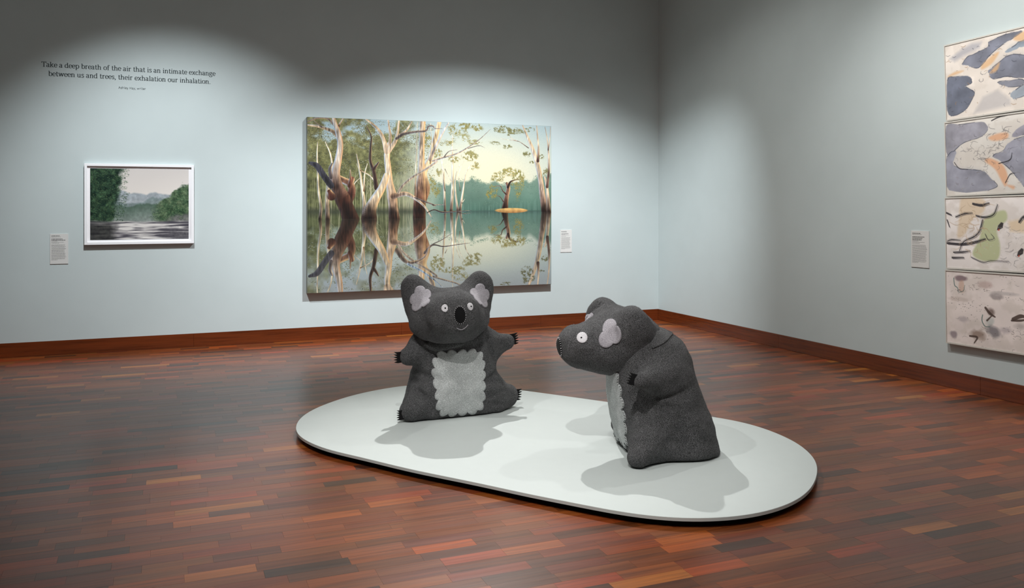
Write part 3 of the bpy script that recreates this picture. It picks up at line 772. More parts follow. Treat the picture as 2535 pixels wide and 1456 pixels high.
    for _ in range(120):
        x = cv.r.rand() * .44 * CW; y = hz + (.12 + .33 * cv.r.rand()) * CH
        cv.dabs(x, y, 14, 7, 18, [(70, 76, 54), (98, 100, 70), (128, 126, 90), (150, 160, 160)], (.8, 1.8), .6)
def bark(top, base, lo=.0, hi=1.0, cool=(176, 190, 208), warm=(238, 196, 140), dark=.62):
    """bark shading: cool rim on the left, warm rim on the right, stained dark towards the waterline (t = 0)"""
    def f(l, t, X, Y):
        k = np.clip((t - lo) / max(hi - lo, 1e-3), 0, 1)
        yi, xi = np.clip(Y.astype(int), 0, CH - 1), np.clip(X.astype(int), 0, CW - 1)
        st = (cv.nv[yi, xi] - .5) * 1.1 + (cv.n2[yi, xi] - .5) * .7
        k = np.clip(k + (cv.n2[yi, xi] - .5) * 3.2 * k * (1 - k), 0, 1)
        c = mixc(mixc((34, 20, 16), base, np.clip((np.minimum(np.abs(Y - WL), np.abs(Y - hz)) + (cv.nv[yi, xi] - .5) * 22) / 40, 0, 1)), top, k) * (1 + st)[..., None]
        c = mixc(c, cool, np.clip((-l - .45) * 2.2, 0, 1) * (.15 + .85 * k) * .85)
        c = mixc(c, warm, np.clip((l - .30) * 1.8, 0, 1) * (.18 + .82 * k) * .9)
        return c * (1 - dark * .35 * np.exp(-((l + .15) / .5) ** 2) * (1 - k))[..., None]
    return f
PALE, BROWN, UMBER, DUSK = (198, 182, 164), (92, 52, 34), (48, 28, 22), (58, 54, 60)
def tree(P, W, shade, y0=None, smooth=True, k=.9):
    if y0 is not None and abs(P[0][1] - y0) < 7: P = [(P[0][0], y0 + 2)] + list(P[1:])
    """trunk or limb, with its double in the water about the waterline y0"""
    W = [w * SC for w in W]
    if y0 is not None:
        Q = [(x + .8 * math.sin(y * .25), 2 * y0 - y) for x, y in P]
        def wet(l, t, X, Y): return mixc(shade(l, t, X, Y), (104, 106, 88), np.full(l.shape, .10)) * .92
        cv.stroke(Q, W, wet, .95, smooth, below=y0)
    cv.stroke(P, W, shade, 1.0, smooth, above=y0)
paint_forest()
wl = A(0, 812)[1]; w2 = B(0, 750)[1]
thin = bark((214, 202, 178), (110, 78, 54), 0, .35)
# slender trunks behind
for P, W in [([A(150,800),A(158,720),A(140,600),A(135,470),A(130,330),A(135,240)],[24,20,16,13,10,5]),
             ([A(208,800),A(205,680),A(212,560),A(240,440),A(228,330),A(190,240)],[34,30,24,16,12,6]),
             ([A(470,800),A(475,690),A(460,560),A(440,430),A(420,330)],[30,26,20,15,7]), ([A(475,600),A(480,480),A(500,400)],[14,10,4]),
             ([A(390,600),A(410,540),A(450,490),A(420,400)],[8,6,5,3]), ([A(450,450),A(520,490),A(560,540)],[8,9,10])]:
    tree(P, W, thin, wl)
for P, W in [([B(150,748),B(146,620),B(140,480),B(125,380),B(100,300)],[20,18,14,10,5]), ([B(195,748),B(205,600),B(206,440),B(203,300),B(205,190)],[26,24,18,11,5]),
             ([B(245,748),B(232,660),B(224,560),B(232,480),B(262,400)],[22,16,12,8,4]), ([B(258,748),B(275,650),B(290,550),B(305,470),B(345,400)],[26,18,13,9,4]),
             ([B(150,440),B(175,490),B(200,535)],[5,6,7]), ([B(275,690),B(296,660)],[8,3]), ([B(150,600),B(130,440),B(140,330)],[8,6,3]), ([B(262,600),B(252,480),B(290,380)],[6,5,3])]:
    tree(P, W, bark((226, 214, 190), (96, 70, 56), 0, .3), w2)
gum = [(120, 122, 76), (146, 140, 84), (168, 152, 84), (98, 104, 70), (184, 150, 66)]
cv.dab_cloud([(*B(240,150),34,16,120),(*B(330,120),22,9,60),(*B(390,140),16,8,50),(*B(180,240),30,16,90),(*B(290,200),26,14,80),(*B(350,240),20,8,50),
              (*B(330,350),24,14,80),(*B(380,420),18,12,70),(*B(220,370),20,10,50),(*B(90,330),16,18,60),(*B(100,450),12,14,50),(*B(40,560),16,40,110),(*B(90,610),12,22,70),(*B(20,230),14,18,50)], gum, size=(.55, 1.15), alpha=.8)
cv.dab_cloud([(*B(100,1130),18,16,70),(*B(330,1130),28,12,80),(*B(390,1080),14,9,40),(*B(250,1180),30,8,60),(*B(60,870),24,22,110),(*B(300,1230),26,10,60)], [(112,112,78),(140,132,86),(160,140,70),(96,100,76)], size=(.55,1.1), alpha=.7)
# island with its old tree
ic = B(640, 745)
tree([B(592,728),B(598,680),B(606,630),B(616,580),B(606,548)], [56,44,38,36,26], bark((128,92,74),(70,44,36),0,.8), w2 - 1)
tree([B(614,572),B(632,535),B(668,520),B(704,514)], [24,15,9,4], bark((96,70,60),(60,40,34)), w2 - 1)
tree([B(600,625),B(575,600),B(556,565),B(500,570)], [14,10,7,3], bark((96,76,64),(66,46,38)), w2 - 1)
tree([B(580,680),B(556,645),B(520,632)], [9,6,3], bark((110,86,70),(66,46,38)), w2 - 1)
isl = [(112,122,82),(142,140,86),(176,150,72),(196,158,64),(96,112,86)]
cv.dab_cloud([(*B(540,500),22,12,110),(*B(610,465),28,12,130),(*B(690,500),20,12,90),(*B(500,600),16,16,60),(*B(690,600),16,26,120),(*B(720,570),10,26,80),(*B(660,545),14,8,40),(*B(480,630),12,12,40)], isl, size=(.55, 1.2), alpha=.78)
cv.dab_cloud([(*B(540,960),22,14,100),(*B(610,985),28,14,120),(*B(690,960),20,16,90),(*B(690,860),16,24,100),(*B(500,880),14,16,60),(*B(600,1010),18,6,50)], [(116,116,76),(148,132,72),(166,138,66),(98,106,84)], size=(.55,1.1), alpha=.7)
e = np.clip(1.15 - np.hypot((cv.xx - ic[0]) / (134 * SC), (cv.yy - ic[1]) / (19 * SC)), 0, .16) / .16
cv.blend(e, mixc((212, 170, 104), (150, 104, 62), np.clip((cv.yy - ic[1] + 4) / 12, 0, 1)) * (.85 + .35 * cv.fbm(70, 2))[..., None])
# right-hand gums
RG = bark((196, 176, 154), (88, 58, 50), 0, .45)
tree([B(885,752),B(868,640),B(856,540),B(836,430),B(800,310),B(755,200),B(722,122)], [62,54,46,42,34,22,12], RG, B(0,758)[1])
tree([B(834,380),B(838,300),B(832,220),B(824,122)], [26,20,15,10], RG, B(0,758)[1])
tree([B(915,752),B(906,640),B(898,560),B(884,500)], [40,32,24,14], RG, B(0,758)[1])
tree([B(902,570),B(914,450),B(912,330),B(902,220),B(886,130)], [26,22,16,10,5], RG, B(0,758)[1])
tree([B(910,300),B(922,210),B(926,130)], [10,7,5], RG, None)
tree([B(765,285),B(700,240),B(640,215),B(620,180)], [7,5,4,2], RG, None); tree([B(690,235),B(620,225),B(560,215)], [4,3,2], RG, None)
cv.dab_cloud([(*B(570,150),24,10,100),(*B(680,160),32,10,110),(*B(540,245),18,7,50),(*B(610,270),14,8,50),(*B(760,330),14,9,60),(*B(860,350),12,6,40),(*B(790,390),8,5,25),(*B(780,150),20,6,50),(*B(890,460),8,10,40),(*B(640,190),14,6,40)], [(104,104,66),(136,128,78),(84,88,62),(158,146,86)], size=(.55, 1.15), alpha=.8)
cv.dab_cloud([(*B(760,1200),18,14,90),(*B(740,1260),14,10,60),(*B(800,1240),18,8,50),(*B(600,1285),16,5,40),(*B(885,1100),10,8,40),(*B(860,1190),10,6,30)], [(96,96,66),(120,112,74),(76,80,62)], size=(.55, 1.1), alpha=.75)
# big reddish trunk and its bright partner
T4 = bark((196, 172, 146), (96, 52, 36), .12, .6, (170, 184, 200), (246, 190, 120), .4)
tree([A(912,690),A(935,580),B(-10,470),B(40,370),B(72,240),B(106,98)], [40,60,60,46,40,38], bark((214,184,146),(128,84,58),.1,.4,(178,196,214),(246,206,144),.3), wl)
tree([B(40,370),B(84,270),B(128,180),B(176,98)], [26,24,18,12], bark((196,192,190),(150,130,116),0,.5), wl)
tree([A(882,800),A(884,700),A(890,600),A(896,480),A(898,330),A(902,200),A(906,92)], [104,100,92,58,48,46,50], T4, wl)
tree([A(850,660),A(855,450),A(862,250),A(868,95)], [12,9,7,4], thin, None); tree([A(962,400),A(970,250),A(966,100)], [8,6,4], thin, None)
# third trunk with its fan of limbs
T3 = bark((212, 190, 162), (104, 62, 42), 0, .5, (170, 188, 212), (240, 188, 130), .5)
tree([A(698,800),A(690,720),A(682,640),A(664,540),A(652,430),A(644,350),A(650,300),A(660,255)], [92,74,80,54,50,46,46,34], T3, wl)
LIMB = bark((212, 190, 162), (186, 160, 134), 0, .4, (170, 188, 212), (240, 188, 130), .2)
tree([A(640,310),A(618,220),A(570,140),A(484,70)], [40,32,22,12], LIMB, wl); tree([A(660,290),A(668,200),A(658,130),A(652,78)], [26,22,16,12], LIMB, wl)
tree([A(655,310),A(705,235),A(722,170),A(732,84)], [38,30,22,14], LIMB, wl); tree([A(730,195),A(790,150),A(826,88)], [20,16,10], LIMB, None)
tree([A(716,215),A(770,182),A(860,165),A(930,158),A(950,125),A(985,125),B(75,140),B(130,142)], [22,20,17,15,14,13,8,4], bark((110,98,98),(104,90,84)), None)
tree([A(690,640),A(780,622),A(850,655),A(920,715),A(970,792)], [44,34,24,16,8], bark((190,170,150),(120,92,76),0,.4), wl)
tree([A(730,612),A(762,560),A(830,502),A(920,448),A(1010,384),B(60,380),B(140,355),B(240,325),B(320,280),B(400,225),B(486,146)], [22,20,18,17,15,15,14,12,10,7,3], bark((150,138,130),(180,160,140),.0,.5), wl)
tree([B(320,288),B(400,268),B(442,282)], [6,5,2], bark((110,100,96),(110,100,96)), None); tree([B(140,355),B(180,310),B(240,298)], [9,6,3], bark((120,106,100),(110,96,90)), None)
tree([A(850,650),A(925,680),A(1000,708),B(60,705),B(150,702)], [14,12,9,7,4], bark((120,106,104),(120,106,104)), None)
tree([B(20,760),B(70,740),B(130,758),B(210,754),B(345,745)], [6,9,13,9,3], bark((62,56,62),(62,56,62)), None); tree([B(240,756),B(290,770),B(345,762)], [6,5,2], bark((62,56,62),(62,56,62)), None)
tree([B(0,1060),B(60,1000),B(140,1010),B(250,995),B(335,985)], [16,11,9,7,3], bark((84,76,76),(84,76,76)), None); tree([B(0,1050),B(50,1000),B(120,965),B(205,912)], [9,8,7,3], bark((90,82,80),(90,82,80)), None)
tree([A(720,1040),A(770,1110),A(830,1130),A(920,1090),A(960,1000)], [40,32,24,16,8], bark((128,112,100),(120,104,92)), None); tree([A(800,1140),A(900,1190),A(1005,1265),B(130,1310)], [20,16,12,7], bark((140,160,176),(140,156,170)), None)
# dark snag, leaning tree and the burnt tree at far left
DK = bark((66, 48, 42), (58, 40, 34))
tree([A(566,580),A(548,460),A(522,380),A(524,280),A(528,200),A(494,124)], [34,28,24,18,14,7], DK, wl); tree([A(548,440),A(566,415),A(582,392)], [26,20,12], DK, wl)
tree([A(512,805),A(520,740),A(558,660),A(606,580),A(640,490)], [126,98,72,58,48], bark((204,182,152),(70,42,32),.05,.55,(168,184,206),(236,186,128),.6), wl)
T1 = bark((198, 182, 166), (62, 34, 26), .22, .55, (164, 184, 212), (226, 170, 120), .7)
tree([A(285,200),A(240,160),A(150,128),A(56,114)], [32,26,20,13], bark((190,176,156),(180,150,120)), wl); tree([A(264,120),A(205,68),A(130,64),A(58,92)], [18,14,12,9], bark((124,106,96),(130,112,100)), wl)
tree([A(282,140),A(300,100),A(322,64)], [15,12,8], T1, wl); tree([A(165,130),A(130,105),A(105,80)], [12,8,5], bark((120,110,100),(120,110,100)), None)
tree([A(345,690),A(384,610),A(372,550),A(318,520),A(266,484)], [84,62,54,50,26], bark((120,84,66),(66,36,28),.2,.7), wl); tree([A(372,560),A(386,516)], [40,44], bark((112,70,54),(84,50,38)), wl); tree([A(376,510),A(374,446)], [16,7], bark((140,118,100),(112,80,60)), wl)
tree([A(378,808),A(352,740),A(318,660),A(276,570),A(266,470),A(288,360),A(300,260),A(284,170),A(264,110),A(248,58)], [132,112,120,96,66,52,44,42,32,26], T1, wl)
tree([A(236,640),A(222,610)], [66,40], bark((96,56,42),(84,48,38)), wl)
tree([A(232,560),A(180,490),A(128,416),A(76,394)], [48,46,44,22], bark((70,70,80),(60,58,66),0,1,(96,98,108),(84,78,80)), wl)
tree([A(232,500),A(224,440),A(240,400)], [30,24,14], bark((90,84,88),(80,70,70)), wl)
cv.a *= (1 + .05 * (cv.n3 - .5))[..., None]
painting = tag(empty('landscape_painting', (PX0, ROOM_Y, PZ0)), 'large unframed painting of gum trees mirrored in still floodwater on pale wall', 'painting')
box('stretched_canvas', (0, -.068, 0), (PX1 - PX0, -.0015, PZ1 - PZ0), M['canvas'], painting, .002)
picture('painted_surface', cv, PX1 - PX0 - .004, PZ1 - PZ0 - .004, M['paint'], painting, (.002, -.0695, PZ1 - PZ0 - .002), ((1, 0, 0), (0, 0, 1)), 0.78)

# ---------------------------------------------------------------- framed photograph: a plain misty valley stand-in
cp = Canvas(250, 192, 12); X, Y = cp.xx / 250, cp.yy / 192
cp.a[:] = mixc((196, 190, 186), (222, 214, 206), np.clip(Y * 1.8, 0, 1))
for k, (y0, col, amp) in enumerate([(.34, (150, 158, 164), .10), (.44, (112, 126, 126), .12), (.53, (74, 94, 82), .10)]):
    ridge = y0 + amp * (cp.fbm(4 + 2 * k)[k * 9][None, :] - .5) * 2 - (.16 - .05 * k) * np.abs(X - .5)
    cp.blend(np.clip((Y - ridge) * 40, 0, 1), mixc(col, (170, 172, 172), np.clip((Y - ridge) * 2.2, 0, .6)) * (.85 + .3 * cp.fbm(40))[..., None])
lf = .34 - .10 * np.clip((Y - .1) * 1.6, 0, 1) + .10 * (cp.fbm(14) - .5)
cp.blend(np.clip((lf - X) * 22, 0, 1) * (Y < .84), mixc((26, 44, 36), (66, 92, 66), np.clip(cp.fbm(22) * 2.4 - .8, 0, 1)) * (.5 + .9 * cp.fbm(60))[..., None])
rf = .16 + .62 * np.clip((1 - X) * 1.5, 0, 1) + .16 * (cp.fbm(14) - .5)
cp.blend(np.clip((Y - rf) * 22, 0, 1) * np.clip((X - .60) * 9, 0, 1) * (Y < .76), mixc((46, 70, 50), (104, 120, 92), np.clip(cp.fbm(20) * 2.4 - .8, 0, 1)) * (.55 + .85 * cp.fbm(60))[..., None])
cp.blend(np.clip((Y - .60 - .1 * (cp.n1 - .5)) * 18, 0, 1) * np.clip((X - .74) * 9, 0, 1) * (Y < .80) * .8, mixc((84, 82, 84), (150, 146, 146), cp.fbm(50)) * .9)
gr = [(30, 50, 40), (44, 70, 50), (66, 94, 64), (24, 38, 32), (92, 112, 78)]
for _ in range(170):
    x, y = cp.r.rand() * .36, cp.r.rand() * .80; cp.dabs(x * 250, y * 192, 9, 6, 16, gr, (.6, 1.5), .6)
for _ in range(120):
    x = .62 + .38 * cp.r.rand(); y = .22 + .62 * (1 - x) * 1.4 + .40 * cp.r.rand()
    if y < .74: cp.dabs(x * 250, y * 192, 8, 6, 14, [(50, 74, 52), (78, 104, 70), (104, 126, 88), (40, 58, 46)], (.6, 1.5), .6)
wm = np.clip((Y - .72 - .03 * (cp.n1 - .5)) * 30, 0, 1); st = cp.grain(26, 1.5) * .55 + cp.grain(60, 3.5) * .45
cp.blend(wm, mixc((70, 68, 76), (206, 202, 198), np.clip(st * 2.6 - 1.0 + .5 * np.exp(-((X - .42) / .25) ** 2), 0, 1)))
cp.blend(np.clip((Y - .70) * 9, 0, 1) * np.clip((.30 - X + .1 * (cp.n2 - .5)) * 9, 0, 1) * .85, mixc((28, 28, 30), (60, 62, 58), cp.fbm(40)))
cp.blend(np.clip((Y - .80 + .2 * (cp.n2 - .5)) * 9, 0, 1) * np.clip((X - .66 + .2 * (cp.n1 - .5)) * 7, 0, 1) * .7, mixc((52, 52, 58), (122, 118, 120), cp.fbm(50)))
frame = tag(empty('framed_photograph', (-.737, ROOM_Y, 1.0965)), 'landscape photograph of dark green trees and river water in a white box frame', 'framed photo')
fw, fh, fr = 1.039, .824, .026
box('backing', (.004, -.020, .004), (fw - .004, -.0015, fh - .004), M['white'], frame)
for lo, hi in (((0, -.042, 0), (fr, -.001, fh)), ((fw - fr, -.042, 0), (fw, -.001, fh)), ((fr, -.042, 0), (fw - fr, -.001, fr)), ((fr, -.042, fh - fr), (fw - fr, -.001, fh))):
    box('frame_rail', lo, hi, M['white'], frame, .0015)
box('mount', (fr, -.023, fr), (fw - fr, -.0202, fh - fr), M['mat'], frame)
picture('photo_print', cp, .934, .728, M['photo'], frame, (.0525, -.0238, .7755), ((1, 0, 0), (0, 0, 1)), 1.1)

# ---------------------------------------------------------------- four ink-and-wash drawings on the right wall
DW, DHp = 420, 156
PANELS = [(2.816, 2.186, 1.9), (2.182, 1.566, 1.6), (1.562, .974, 1.3), (.970, .364, .9)]    # top, bottom, tilt in degrees
D_Y, D_LEN = 5.206, 1.62
def rpt(k, u, v):
    zt, zb, tilt = PANELS[k]
    dx = (u - IMG_W / 2) / F_PX; X = dx * math.cos(YAW) + math.sin(YAW); Yv = -dx * math.sin(YAW) + math.cos(YAW)
    t = (ROOM_X - .036) / X; y, z = Yv * t, EYE - (v - HORIZON) / F_PX * t
    d = D_Y - y; z -= math.tan(math.radians(tilt)) * d
    return (d / D_LEN * DW, (zt - z) / (zt - zb) * DHp)
def S1(k): return lambda x, y: rpt(k, 2235 + x / 3.237, 50 + y / 3.237)
def S2(k): return lambda x, y: rpt(k, 2235 + x / 2.747, 470 + y / 2.747)
def paper(k, tone):
    c = Canvas(DW, DHp, 30 + k); c.a[:] = np.array(tone, float) * (.93 + .14 * c.n1)[..., None]
    c.blend(np.clip(c.n2 * 2.4 - 1.1, 0, .35), (200, 190, 180)); return c
def rounded(P):
    P = np.array(P, float); n = len(P); Q = []
    for i in range(n):
        a, b, c_, d = P[i-1], P[i], P[(i+1) % n], P[(i+2) % n]
        for t in np.linspace(0, 1, 6)[:-1]: Q.append(.5*((2*b)+(-a+c_)*t+(2*a-5*b+4*c_-d)*t*t+(-a+3*b-3*c_+d)*t**3))
    return Q
def line(c, P, w, col=(40, 38, 42), a=.85): c.stroke(P, [w, w * 1.2, w * .6], lambda l, t, X, Y: np.array(col, float), a)
def wash(c, P, col, alpha=.9, soft=1.6):
    R_ = np.array(rounded(P)); R_ += (c.r.rand(len(R_), 2) - .5) * 2.2
    c.poly(R_, col, soft, alpha, .22)
    m = R_.mean(0)
    for f_, a_ in ((.86, .12), (.62, .10)): c.poly(m + (R_ - m) * f_ + c.r.randn(2) * 4, np.array(col) * (.82 if a_ > .11 else 1.12), 9, a_, .3)
    for i in range(0, len(R_) - 6, 4):
        if c.r.rand() < .72: line(c, [tuple(R_[i]), tuple(R_[i+2]), tuple(R_[i+4])], .6 + 1.1 * c.r.rand(), (52, 56, 70), .65)
def scribble(c, n, x0, x1, y0, y1, cols, w=(.5, 1.3), ln=14, a=.6):
    for _ in range(n):
        x, y = x0 + (x1-x0)*c.r.rand(), y0 + (y1-y0)*c.r.rand(); t = c.r.rand() * 6.28; L = ln * (.3 + c.r.rand())
        P = [(x, y), (x + L*.5*math.cos(t), y + L*.35*math.sin(t)), (x + L*math.cos(t+.5), y + L*.6*math.sin(t+.5))]
        line(c, P, w[0] + (w[1]-w[0])*c.r.rand(), cols[c.r.randint(len(cols))], a)
SLATE, BLUE, SAND, RUST = (112, 116, 130), (130, 144, 160), (206, 196, 180), (212, 168, 122)
d1 = paper(0, (224, 215, 206)); s = S1(0)
wash(d1, [s(480,345),s(520,290),s(600,245),s(690,200),s(700,160),s(800,110),s(965,65),s(940,100),s(880,140),s(800,190),s(740,240),s(680,300),s(610,380),s(540,360)], SLATE)
wash(d1, [s(690,400),s(740,360),s(800,310),s(880,265),s(990,270),s(1100,240),s(1160,330),s(1100,430),s(965,462),s(840,450),s(730,470),s(700,440)], SLATE)
wash(d1, [s(355,480),s(420,450),s(520,445),s(552,470),s(545,510),s(500,530),s(570,580),s(540,660),s(480,740),s(360,768)], (98, 104, 120))
wash(d1, [s(830,240),s(900,190),s(965,150),s(1060,120),s(1060,180),s(965,200),s(880,240)], BLUE, .8)
wash(d1, [s(760,500),s(850,485),s(965,478),s(965,520),s(840,540)], SLATE, .8); wash(d1, [s(860,600),s(920,550),s(1000,520),s(1120,540),s(1000,600),s(900,640)], BLUE, .7)
d1.poly([s(380,300),s(480,220),s(560,170),s(640,160),s(620,210),s(500,270),s(420,320)], (160,160,168), 9, .7); d1.poly([s(560,760),s(640,620),s(760,560),s(860,640),s(860,690)], (182,178,178), 8, .7)
for P in ([s(360,450),s(420,410),s(490,400),s(430,430)], [s(640,350),s(740,260),s(780,250),s(720,340),s(640,390)], [s(900,130),s(965,80),s(1080,40),s(1000,140),s(930,150)], [s(700,420),s(780,330),s(760,400)]): d1.poly(rounded(P), RUST, 5, .75)
scribble(d1, 40, *s(560,700), *s(440,700)[:1], 20, [(70,72,82)]) if False else scribble(d1, 170, 0, DW, 0, DHp, [(66,68,78), (96,92,96), (150,118,90)], ln=10)
wash(d1, [(230,20),(300,8),(380,30),(400,80),(320,96),(250,70)], SLATE); wash(d1, [(260,110),(340,104),(410,130),(380,150),(270,150)], BLUE, .8)
d2 = paper(1, (216, 211, 204)); s = S1(1)
wash(d2, [s(352,835),s(480,825),s(640,800),s(690,850),s(640,920),s(520,960),s(420,1030),s(355,1080)], (146,145,156)); wash(d2, [s(352,1090),s(430,1050),s(400,1140),s(440,1190),s(560,1200),s(640,1210),s(690,1260),s(730,1360),s(360,1370)], (142,143,156))
wash(d2, [s(720,1085),s(800,1050),s(860,970),s(965,930),s(1100,900),s(1180,1100),s(1000,1340),s(930,1290),s(860,1200),s(780,1130)], (142,143,156)); wash(d2, [s(880,920),s(965,830),s(1100,780),s(1080,860),s(965,915)], (140,138,150))
for P in ([s(690,935),s(760,900),s(845,892),s(840,940),s(740,960)], [s(660,1130),s(700,1105),s(800,1160),s(840,1260),s(820,1340),s(790,1300),s(740,1200)], [s(830,1330),s(890,1340),s(880,1365)]): d2.poly(rounded(P), (216,164,128), 5, .85)
line(d2, [s(410,1140),s(450,1190),s(520,1200)], 1.4); line(d2, [s(770,1150),s(860,1120),s(880,1060)], 1.8); line(d2, [s(820,1310),s(860,1240),s(900,1230)], 1.6); line(d2, [s(720,790),s(780,760),s(850,745)], 2.2)
scribble(d2, 190, 20, DW, 0, DHp, [(70,70,76), (110,104,98), (150,142,132)], (.4, 1.1), 12, .5); scribble(d2, 40, 60, 150, 20, 90, [(64,62,66)], (.4, 1), 22, .55); wash(d2, [(260,90),(330,70),(400,96),(380,140),(290,150)], (138,136,148))
d3 = paper(2, (232, 225, 221)); s = S2(2)
d3.poly(rounded([s(400,40),s(470,36),s(560,60),s(550,140),s(470,200),s(420,300),s(370,320),s(380,200)]), (216,194,166), 6, .8); d3.poly(rounded([s(560,190),s(690,130),s(710,200),s(640,260),s(660,380),s(640,480),s(540,490),s(470,440),s(520,330)]), (182,188,146), 5, .9); d3.poly([s(720,210),s(824,190),s(900,230),s(824,290),s(730,280)], (220,196,164), 8, .8)
for P, w in [([s(300,365),s(400,372),s(480,360),s(560,335)],5),([s(300,350),s(330,340),s(390,345)],2.4),([s(500,170),s(560,180),s(620,160),s(650,90)],3),([s(545,200),s(520,280),s(480,320),s(410,355),s(380,420)],3),([s(340,430),s(400,428),s(455,420)],3),([s(330,468),s(410,468)],4),([s(298,150),s(330,165)],4),([s(360,178),s(420,155),s(475,150)],3),([s(300,200),s(315,250)],3),([s(460,465),s(540,500),s(600,490),s(720,495)],1.6),([s(560,300),s(580,340),s(620,330),s(600,300)],1.4),([s(480,85),s(540,95),s(590,80)],5),([s(795,215),s(824,180),s(880,150)],4)]: (line(d3, P, w * .9), line(d3, [(x + 2.2, y + 2.6) for x, y in P], w * .4, (70, 66, 70), .7), line(d3, [(x - 1.5, y - 2.4) for x, y in P], w * .3, (90, 86, 88), .6))
for bx, by in ((665, 245), (800, 430), (900, 330)):                       # two small birds in ink
    q = s(bx, by); d3.poly([(q[0]-8,q[1]+8),(q[0]-5,q[1]-2),(q[0]+2,q[1]-9),(q[0]+7,q[1]-7),(q[0]+5,q[1]+3),(q[0]-2,q[1]+7)], (58,54,54), 1.5, .95); d3.poly([(q[0]-6,q[1]+9),(q[0]-3,q[1]+4),(q[0]-2,q[1]+9)], (190,70,50), 1.2, .9)
scribble(d3, 60, s(380,0)[0], s(560,0)[0], 10, 120, [(176,150,124), (196,170,140)], (.6, 2), 26, .5); scribble(d3, 150, s(680,0)[0], DW, 60, DHp, [(140,132,130), (100,96,98)], ln=16, a=.45); scribble(d3, 16, 250, DW, 0, DHp, [(44,42,46)], (1, 3), 40)
d3.dabs(210, 90, 150, 50, 220, [(206, 200, 196), (188, 180, 176)], (.6, 2.2), .35)
d4 = paper(3, (228, 217, 212)); s = S2(3)
for (x, y, rx, ry, col, a) in [(390,590,40,20,(120,100,106),.8),(400,650,16,40,(196,160,140),.6),(580,640,60,30,(176,150,144),.5),(640,720,50,26,(150,140,140),.7),(600,830,36,40,(112,94,88),.8),(590,890,40,40,(186,190,186),.7),(500,990,60,40,(140,120,108),.8),(620,970,50,50,(120,116,120),.8),(400,880,40,30,(176,166,168),.7),(340,990,24,30,(130,118,124),.7),(700,960,60,40,(170,160,164),.6),(800,930,60,40,(178,168,164),.7),(700,700,120,26,(190,182,180),.7),(380,740,80,24,(200,186,178),.7)]:
    c0 = s(x, y); c1 = s(x + rx, y + ry); m = 1.25 - np.hypot((d4.xx-c0[0])/abs(c1[0]-c0[0]), (d4.yy-c0[1])/abs(c1[1]-c0[1])) + (d4.n2-.5)*1.5
    d4.blend(np.clip(m * 1.6, 0, 1) * a, col)
for P, w in [([s(345,590),s(350,640),s(370,660),s(375,690)],1.6),([s(540,850),s(535,890),s(555,930),s(590,935)],1.8),([s(380,690),s(410,680),s(420,640)],1.2)]: line(d4, P, w, (70,100,96))
for P, w in [([s(450,1000),s(500,1010),s(480,1050)],4),([s(560,800),s(590,840),s(625,865)],5),([s(570,890),s(600,860)],4),([s(750,880),s(800,860),s(840,865)],7),([s(740,890),s(800,890),s(860,880)],4)]: line(d4, P, w, (74,60,54))
scribble(d4, 120, 0, DW, 0, DHp, [(120,108,104), (92,84,84), (150,140,136)], (.4, 1.4), 10, .5)
for _ in range(26): d4.dabs(d4.r.rand()*DW, d4.r.rand()*DHp, 20, 10, 10, [(110,98,94),(150,138,134),(90,80,78)], (.5, 1.6), .5)
LBL = ['slate-blue ink wash drawing with ochre streaks, topmost of the four stacked panels', 'grey ink wash drawing with a pale winding channel, second panel down the stack',
       'ink drawing with black strokes, green wash and small dark birds, third panel down', 'pale blotted ink drawing with purple-brown stains, lowest of the four stacked panels']
for k, d in enumerate((d1, d2, d3, d4)):
    zt, zb, tilt = PANELS[k]; h = zt - zb
    o = tag(empty('wash_drawing', (ROOM_X, D_Y, zb)), LBL[k], 'drawing', 'stacked drawings on the right wall')
    o.rotation_euler = (-math.radians(tilt), 0, 0)
    box('tray', (-.034, -D_LEN, 0), (-.004, 0, h), M['tray'], o, .002)
    for lo, hi in (((-.040, -D_LEN, 0), (-.0335, 0, .012)), ((-.040, -D_LEN, h - .012), (-.0335, 0, h)), ((-.040, -.008, .012), (-.0335, 0, h - .012)), ((-.040, -D_LEN, .012), (-.0335, -D_LEN + .008, h - .012))):
        box('tray_lip', lo, hi, M['tray'], o, .001)
    picture('drawing_sheet', d, D_LEN - .018, h - .026, M['drawing'], o, (-.0352, -.009, h - .013), ((0, -1, 0), (0, 0, 1)), 1.0)

# ---------------------------------------------------------------- wall labels
def wall_label(name, origin, axis, w, h, label, bold, seed):
    r_ = np.random.RandomState(seed)
    o = tag(empty(name, origin), label, 'wall label', 'printed wall labels')
    def bx(nm, a0, a1, z0, z1, d0, d1, mat, par):
        if axis == 'x': return box(nm, (a0, -d1, z0), (a1, -d0, z1), mat, par)
        return box(nm, (-d1, -a1, z0), (-d0, -a0, z1), mat, par)
    bx('card', 0, w, 0, h, .0005, .006, M['card'], o)
    C = Collect(); z = h - .018
    def ln(width, t, dz):
        nonlocal z
        a, b = .012, .012 + width * (w - .024)
        x = a
        while x < b - .002:
            wl_ = min(.006 + .016 * r_.rand(), b - x)
            if axis == 'x': C.box((x, -.0064, z - t), (x + wl_, -.0059, z))
            else: C.box((-.0064, -x - wl_, z - t), (-.0059, -x, z))
            x += wl_ + .0022
        z -= dz
    ln(.55, .0062, .0125); ln(.6, .0030, .018)
    for b in bold: ln(b, .0070, .0125)
    ln(.4, .0028, .010); ln(.8, .0026, .010); ln(.5, .0026, .015)
    while z > .05: ln(.84 + .12 * r_.rand(), .0026, .0088)
    ln(.4, .0028, .01)
    C.build('printed_text', M['ink'], o)
wall_label('wall_label', (-1.046, ROOM_Y, .909), 'x', .162, .302, 'narrow white text panel beside the white framed photograph', (.72, .9), 1)
wall_label('wall_label', (4.583, ROOM_Y, .911), 'x', .157, .280, 'small white text panel between the large painting and the room corner', (.75,), 2)
